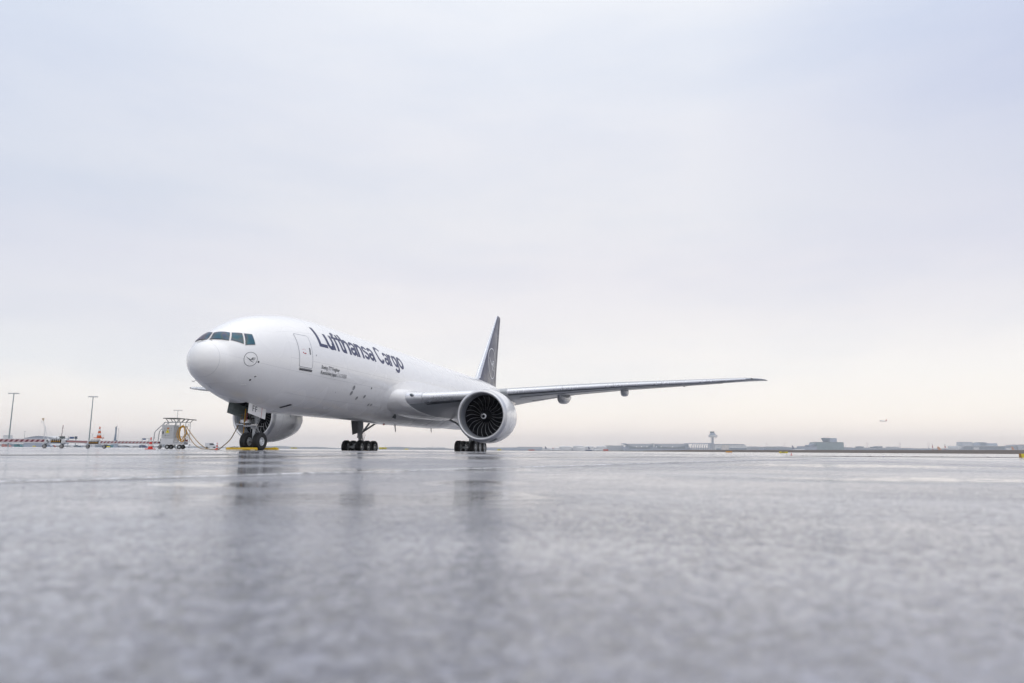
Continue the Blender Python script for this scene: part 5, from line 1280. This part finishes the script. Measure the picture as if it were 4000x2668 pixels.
for u, d, Lg, a, tm, lbl in ((2150, 2100, 42, 140, M_tb, 'parked airliner with a blue tail left of the white tanks'), (2322, 2100, 42, 150, M_tb, 'parked airliner with a dark blue tail in front of the tanks'), (3120, 2300, 72, 215, M_tb, 'parked airliner showing a blue tail left of the glass terminal'), (3706, 2000, 62, 120, M_to, 'parked airliner with an orange tail near the striped posts'), (3985, 2000, 66, 200, M_to, 'parked airliner at the right edge with a reddish tail'), (2174, 2200, 34, 135, M_tr, 'small parked airliner with a reddish tail beside the blue-tailed one')):
    airliner('airliner', gnd(u, d), VIEWROT+math.radians(a), Lg, lbl, tm)
for u, d, Lg, a, tm, lbl in ((300, 950, 32, 20, M_tb, 'white parked airliner seen below the middle boom'), (500, 1000, 36, 195, M_tb, 'white parked airliner seen below the long striped boom'), (205, 1000, 34, 165, M_dkf, 'white parked airliner seen between the boom castors'), (600, 950, 30, 10, M_dkf, 'white parked airliner left of the power cart')):
    airliner('airliner', gnd(u, d), VIEWROT+math.radians(a), Lg, lbl, tm)

# left background
t = far('curved_roof_hall', 145, 1800, label='blue hall with a long curved roof behind the left boom', cat='hall'); F = FB(145, 1800)
B = MB(); arc = [F.p(92+118*i/16, 1712-8*math.sin(PI*i/16)) for i in range(17)]; B.poly(arc+[F.p(210, 1760), F.p(92, 1760)], (0, 60, 0)); B.build('wall', mat('hall_blue', (.22, .27, .38), .5, var=.08, scale=.1), t)
B = MB(); rw = [[a_+Vector((0, -2, .8)), a_+Vector((0, 62, .8)), a_+Vector((0, 62, -.1)), a_+Vector((0, -2, -.1))] for a_ in arc]; B.rings(rw); B.build('roof', M_whf, t)
def lowb(u0, u1, v, d, lbl, m, cat='building'):
    block('service_building', u0, u1, v, d, lbl, cat, m=m, dep=30, z0=-.5, bands=((u0+3, u1-3, v+4, v+7, M_glf),))
lowb(-150, 24, 1733, 1300, 'low pale building at the far left under the boom', M_whf)
lowb(26, 90, 1734, 1250, 'low grey-green building left of the curved hall foot', M_stl)
lowb(215, 335, 1736, 1350, 'low pale building under the middle boom', M_whf)
lowb(336, 470, 1737, 1400, 'low grey building under the long striped boom', M_stl)
lowb(520, 650, 1738, 1350, 'low pale building behind the red cone', M_whf)
block('round_store', 8, 24, 1702, 1800, 'small tall pale block near the leftmost mast', m=M_whf, dep=20, z0=-.5)
# vehicles
M_vt = mat('van_glass', (.03, .04, .05), .15, var=.1, scale=2)
def van(u, d, lbl, m, rz=0.0, Lg=5.5, h=2.3):
    t = empty('van', gnd(u, d), VIEWROT+rz, label=lbl, cat='van', group='service vehicles on the far apron')
    B = MB(); prof = [(-Lg/2, .35), (-Lg/2, h), (Lg*.22, h), (Lg*.36, h*.62), (Lg/2, h*.52), (Lg/2, .35)]
    B.poly([Vector((a_, -1, b_)) for a_, b_ in prof], (0, 2, 0)); B.build('body', m, t)
    B = MB(); B.poly([Vector((a_, -1.01, b_)) for a_, b_ in ((-Lg*.1, h*.6), (-Lg*.1, h*.9), (Lg*.2, h*.9), (Lg*.32, h*.62))], (0, 2.02, 0)); B.build('window', M_vt, t)
    for a_ in (-Lg*.32, Lg*.32):
        for y in (-.9, .9): MB().cyl((a_, y-.12, .36), (a_, y+.12, .36), .36, n=16).build('wheel', M_black, t)
    return t
van(72, 546, 'teal box van under the left boom', mat('van_teal', (.05, .22, .25), .4, var=.1, scale=1))
van(25, 525, 'pale red van at the far left under the boom', mat('van_rose', (.5, .2, .18), .4, var=.1, scale=1), .2)
van(190, 504, 'grey van behind the first castor pair', M_stl)
van(205, 630, 'dull red van behind the amber lamp box', mat('van_red', (.35, .12, .10), .4, var=.1, scale=1))
van(425, 546, 'teal van under the striped boom beside the third castor', mat('van_teal', (.05, .22, .25), .4), PI)
van(560, 535, 'dark blue van behind the red cone', mat('van_blue', (.05, .08, .18), .4, var=.1, scale=1))
van(730, 337, 'small white van seen right of the cart castors', M_whf, -PI/2+.2, 4.5, 2.0)
van(826, 283, 'pale grey van just left of the cable cone', M_whf, 0, 4.5, 2.2)
van(312, 630, 'dark car-like van below the middle boom', M_dkf, 0, 4.5, 1.6)
# blue sign boards
for u0, u1, v0, v1, lbl, posts in ((268, 285, 1706.5, 1714.5, 'blue sign board between two posts over the middle boom', (263, 293)), (555, 567, 1712.5, 1718.5, 'blue sign board on posts left of the red cone', (552, 579)),):
    c = (u0+u1)/2; t = far('sign_board', c, 300, label=lbl, cat='sign', group='blue sign boards beyond the boom'); F = FB(c, 300)
    F.box(MB(), u0, v0, u1, v1, -.1, .1).build('board', mat('sign_blue', (.05, .10, .22), .4, var=.1, scale=2), t)
    B = MB()
    for q in posts: F.box(B, q-.6, v0-1, q+.6, 1750, 0, .2, 0)
    F.box(B, posts[0], v0, posts[1], v0+1, 0, .15); B.build('post', M_post, t)
t = far('kiosk', 293, 300, label='narrow dark blue box on a pole right of the blue sign', cat='kiosk'); F = FB(293, 300)
F.box(MB(), 289.5, 1705, 296.5, 1715, -.4, .4).build('box', mat('kiosk_blue', (.06, .09, .13), .5, var=.1, scale=2), t); F.box(MB(), 292, 1715, 294, 1750, -.1, .1, 0).build('post', M_post, t)
# lattice crane
t = far('lattice_crane', 175, 1200, label='white lattice crane with a yellow tip and hanging hook', cat='crane'); F = FB(175, 1200)
def lattice(B, p, q, w0, n):
    for sx, sy in ((-1, -1), (1, -1), (1, 1), (-1, 1)):
        B.tube([p+Vector((sx*w0, sy*w0, 0)), q+Vector((sx*w0*.6, sy*w0*.6, 0))], .14, 5)
    for i in range(n):
        a_, b_ = p.lerp(q, i/n), p.lerp(q, (i+1)/n); sx = 1 if i % 2 else -1; B.tube([a_+Vector((sx*w0*.9, -w0, 0)), b_+Vector((-sx*w0*.9, -w0, 0))], .08, 4)
B = MB(); lattice(B, F.p(183, 1712), F.p(157, 1645), 1.0, 18); B.build('jib', M_whf, t)
B = MB(); B.tube([F.p(183, 1712), F.p(176, 1750)], 1.0, 6); lattice(B, F.p(166, 1750), F.p(169, 1667), .5, 14); B.tube([F.p(162, 1667), F.p(176, 1667)], .2, 5); B.build('mast', M_whf, t)
B = MB()
for a_, b_ in (((158, 1640), (202, 1706)), ((169, 1667), (202, 1706)), ((151, 1636), (146, 1704))): B.tube([F.p(*a_), F.p(*b_)], .10, 4)
B.build('cable', M_stl, t)
B = MB(); B.poly([F.p(150, 1635), F.p(159, 1634), F.p(158, 1645), F.p(155, 1641)], (0, 1.5, 0)); B.build('tip', mat('crane_yellow', (.45, .30, .12), .5, var=.1, scale=.4), t)
B = MB(); B.ball(F.p(151, 1649), .8); B.build('hook', M_dkf, t)
F.box(MB(), 172, 1738, 190, 1748, -3, 3, 0).build('crane_body', M_yel, t)
t = far('drilling_rig', 445, 600, label='dark upright drilling rig mast behind the striped boom', cat='drilling rig'); F = FB(445, 600)
B = MB(); B.poly([F.p(441, 1722), F.p(449, 1722), F.p(447.5, 1690), F.p(447, 1668), F.p(443.5, 1670), F.p(444.5, 1690)], (0, 1, 0)); B.tube([F.p(443, 1671), F.p(452, 1664)], .25, 5); B.tube([F.p(449, 1700), F.p(449, 1722)], .2, 5); B.build('mast', M_dkf, t)
F.box(MB(), 438, 1722, 455, 1746, -2, 2, 0).build('rig_body', M_stl, t)

# distant hills and trees on the skyline
def hills(u0, u1, d, f_, lbl, m, name='hills'):
    B = MB(); V = []; n = int((u1-u0)/12)
    for i in range(n+1):
        u = u0+(u1-u0)*i/n; h = (yh(u)-f_(u))*d/FPX+.06; p = gnd(u, d); q = gnd(u, d+150)
        V.append([Vector((p.x, p.y, -6)), Vector((p.x, p.y, h*.2)), Vector(((p.x*.75+q.x*.25), (p.y*.75+q.y*.25), h)), Vector((q.x, q.y, h*.8)), Vector((q.x, q.y, -6))])
    B.rings(V, close=False, caps=(False, False)); o = B.build(name, m, smooth=60); tag(o, kind='structure', label=lbl); return o
M_hill = mat('hill_woods_hazed', (.10, .13, .16), .9, var=.3, scale=.02)  # woods colour paled and blued to stand in for distance haze
def h1(u): return yh(u)-9-2.0*math.sin(u*.013)-1.2*math.sin(u*.041+1)-.6*math.sin(u*.17)
hills(-700, 2400, 4000, h1, 'low wooded skyline far behind the aircraft', M_hill)
def h2(u): return yh(u)-14-9*math.exp(-((u-3000)/160)**2)-7*math.exp(-((u-3320)/120)**2)-12*math.exp(-((u-3850)/150)**2)-1.0*math.sin(u*.05)
hills(2200, 4700, 4100, h2, 'pale ridge rising behind the terminals', M_hill)

# brown grass bank on the right
M_gr = mat('dry_grass', (.075, .057, .045), .9, var=.45, scale=1.2, bump=.6, stretch=(1, 1, 1))
B = MB(); V = []
n = 150
for i in range(n+1):
    u = 1400+3400*i/n; d = 400; r0 = gpos(u, d); vt = 1758.2+.6*math.sin(u*.02) if u > 2300 else yh(u)-1.0
    k = sm(1400, 2600, u); top = (yh(u)-(yh(u)-2.5*(1-k)*.5-k*(yh(u)-1758)))*0
    hh = .15+(max(0, yh(u)-1757.8)*d/FPX)*sm(2250, 2750, u)+random.uniform(0, .05)
    f0 = gnd(u, d); f0.z = r0.z-.02; a1 = gnd(u, d+8); a1.z = (r0.z+hh)/2+.1; a2 = gnd(u, d+20); a2.z = hh; a3 = gnd(u, d+200); a3.z = hh*.95; a4 = gnd(u, d+260); a4.z = -1.2
    V.append([f0, a1, a2, a3, a4])
B.rings(V, close=False, caps=(False, False)); o = B.build('grass_bank', M_gr, smooth=60); tag(o, kind='structure', label='strip of brown winter grass across the airfield')
# ragged grass edge nearer on the right
B = MB(); V = []
a, b = gline(3070, 1781.5), gline(4100, 1788.5)
for i in range(241):
    p = a.lerp(b, i/240); q = p+Vector((math.cos(HEAD), math.sin(HEAD), 0))*1.6; m_ = (p+q)/2
    tp = .05*sm(0, 60, i)+.02+random.uniform(0, .05)+(.06 if random.random() < .06 else 0)
    p.z = gz(p)-.01; q.z = gz(q)-.01; m_.z = gz(m_)+tp; V.append([p, m_, q])
B.rings(V, close=False, caps=(False, False)); o = B.build('grass_verge', mat('dark_verge', (.03, .027, .024), .9, var=.4, scale=3), smooth=60); tag(o, kind='structure', label='thin ragged grass edge left of the yellow corner sign')

# airfield signs
def afsign(u, d, u0, u1, v0, v1, panels, lbl, side=None, th=.22, turn=0.0):
    k = d/FPX; w_ = (u1-u0)*k; h = (v1-v0)*k
    p = gpos((u0+u1)/2, d); base = p.z+.10
    t = empty('airfield_sign', p, VIEWROT+turn, label=lbl, cat='sign', group='yellow airfield guidance signs')
    MB().box((0, 0, .10+h/2), (w_, th, h), bev=.02).build('housing', side or mat('sign_back', (.40, .20, .03), .5, var=.1, scale=2), t)
    x = -w_/2
    for fr, m, txt, tm in panels:
        pw = w_*fr; B = MB(); B.box((x+pw/2, -th/2-.006, .10+h/2), (pw*.96, .006, h*.9)); pn = B.build('panel', m, t)
        if txt:
            v, f = text2d(txt, pw*.7, h*.62, bold=.02); B = MB(); B.add([Vector((x+pw*.15+q.x, -th/2-.014, .10+h*.2+q.y)) for q in v], f); B.build('lettering', tm, pn)
        x += pw
    B = MB()
    for i in (-.35, .35): B.cyl((w_*i, 0, -.05), (w_*i, 0, .12), .04, n=8)
    B.build('leg', M_dgrey, t)
afsign(3985, 138, 3970, 4040, 1771, 1787, ((.34, M_sign, 'L S', mat('sign_ink', (.28, .22, .01), .5)), (.16, M_dark, '8', M_sign), (.34, M_sign, 'N E', mat('sign_ink', (.28, .22, .01))), (.16, M_dark, None, None)), 'large yellow and black sign cut off by the right edge', th=.45, turn=.45)
afsign(3060, 235, 3044, 3077, 1764.5, 1770.5, ((.34, M_sign, 'L 8', M_dark), (.26, M_dark, '18', M_sign), (.4, M_sign, 'E U', M_dark)), 'low yellow sign with a black middle on the right pavement')
afsign(2847, 240, 2835, 2860, 1764, 1769.5, ((1, mat('sign_orange', (.60, .28, .04), .5, var=.1, scale=2), None, None),), 'plain orange sign back on the edge of the grass')
afsign(1495, 150, 1481, 1510, 1755, 1761.5, ((.42, M_sign, 'N 8', M_dark), (.16, M_dark, 'L', M_sign), (.42, M_sign, 'U', M_dark)), 'yellow sign with black middle between the main wheels')
afsign(1588, 300, 1581, 1595, 1755.5, 1758.5, ((1, M_sign, None, None),), 'tiny yellow sign left of the port main wheels')
afsign(1073, 160, 1065, 1081, 1753.5, 1757.5, ((.4, M_sign, None, None), (.2, M_dark, None, None), (.4, M_sign, None, None)), 'small yellow sign right behind the nose wheels')
afsign(1147, 170, 1137, 1159, 1755, 1758.5, ((.4, M_sign, None, None), (.2, M_dark, None, None), (.4, M_sign, None, None)), 'small wide yellow sign further right of the nose wheels')
afsign(1950, 260, 1943, 1957, 1755.5, 1760, ((.4, M_sign, None, None), (.2, M_dark, None, None), (.4, M_sign, None, None)), 'small yellow sign right of the port main wheels')
afsign(423, 150, 416, 430, 1748, 1752, ((1, M_sign, None, None),), 'plain yellow sign under the striped boom')
afsign(134, 150, 128, 139, 1744.5, 1748, ((.45, M_sign, None, None), (.1, M_dark, None, None), (.45, M_sign, None, None)), 'small yellow sign under the left boom')
# blue taxiway edge lights
M_bl = mat('blue_lens', (.05, .07, .35), .2, var=.1, scale=3, coat=.5)
for i, (u, d, lbl) in enumerate(((2045, 300, 'blue edge light just right of the port main wheels'), (2239, 300, 'blue edge light in front of the white tanks'), (2629, 340, 'blue edge light in front of the right hangar bay'), (2658, 280, 'blue edge light on the pavement below the hangar end'), (2719, 350, 'blue edge light below the arched ribs'), (2957, 260, 'blue edge light right of the orange sign'), (3074, 120, 'nearest blue edge light, left of the tiny red cone'), (3100, 260, 'blue edge light right of the yellow and black sign'), (3227, 190, 'blue edge light in front of the glass terminal'), (3264, 250, 'dark blue edge light right of the glass terminal'), (3449, 110, 'blue edge light on the near grass edge at right'), (3362, 260, 'blue edge light beyond the near grass edge'))):
    if i == 0:
        t0 = empty('edge_light', gpos(u, d), 0, label=lbl, cat='light', group='blue taxiway edge lights')
        MB().cyl((0, 0, 0), (0, 0, .25), .03, n=10).cyl((0, 0, 0), (0, 0, .03), .14, n=12).build('stem', M_whf, t0)
        MB().ball((0, 0, .30), .06, sc=(1, 1, 1.2)).build('lens', M_bl, t0, smooth=60); t = t0
    else:
        t = copy_tree(t0); t.location = gpos(u, d); t['label'] = lbl
# small stones on the wet apron
M_stone = mat('dark_stone', (.03, .03, .032), .7, var=.4, scale=30)
B = MB(); rs = random.Random(3)
for i in range(16):
    D = .9+rs.random()**1.7*13; l = rs.uniform(-.9, .9)*D
    p = Vector((CAM.x, CAM.y, 0))+Vector((math.cos(HEAD), math.sin(HEAD), 0))*D+Rv*l; p.z = gz(p)
    r = rs.uniform(.0015, .0035)*(1 if D < 4 else 1.8)
    B.ball(p+Vector((0, 0, r*.3)), r, 6, (1, rs.uniform(.6, 1), .6))
o = B.build('gravel', M_stone, smooth=60); tag(o, kind='stuff', label='scattered grit on the wet apron')

# ---------------------------------------------------------------- haze
HZ = True
if HZ:
    B = MB(); B.box((700, 0, 51), (9600, 9600, 104)); h = B.build('haze', None or bpy.data.materials.new('haze_air'), origin=Vector((0, 0, 0)))
    m = h.data.materials[0]; m.use_nodes = True; nt = m.node_tree; nt.nodes.clear()
    v = N(nt, 'ShaderNodeVolumePrincipled'); v.inputs['Color'].default_value = (.985, .99, 1, 1); v.inputs['Density'].default_value = .00018; v.inputs['Anisotropy'].default_value = .2
    out = N(nt, 'ShaderNodeOutputMaterial'); nt.links.new(v.outputs[0], out.inputs['Volume'])
    tag(h, kind='stuff', label='thin winter haze over the airfield')
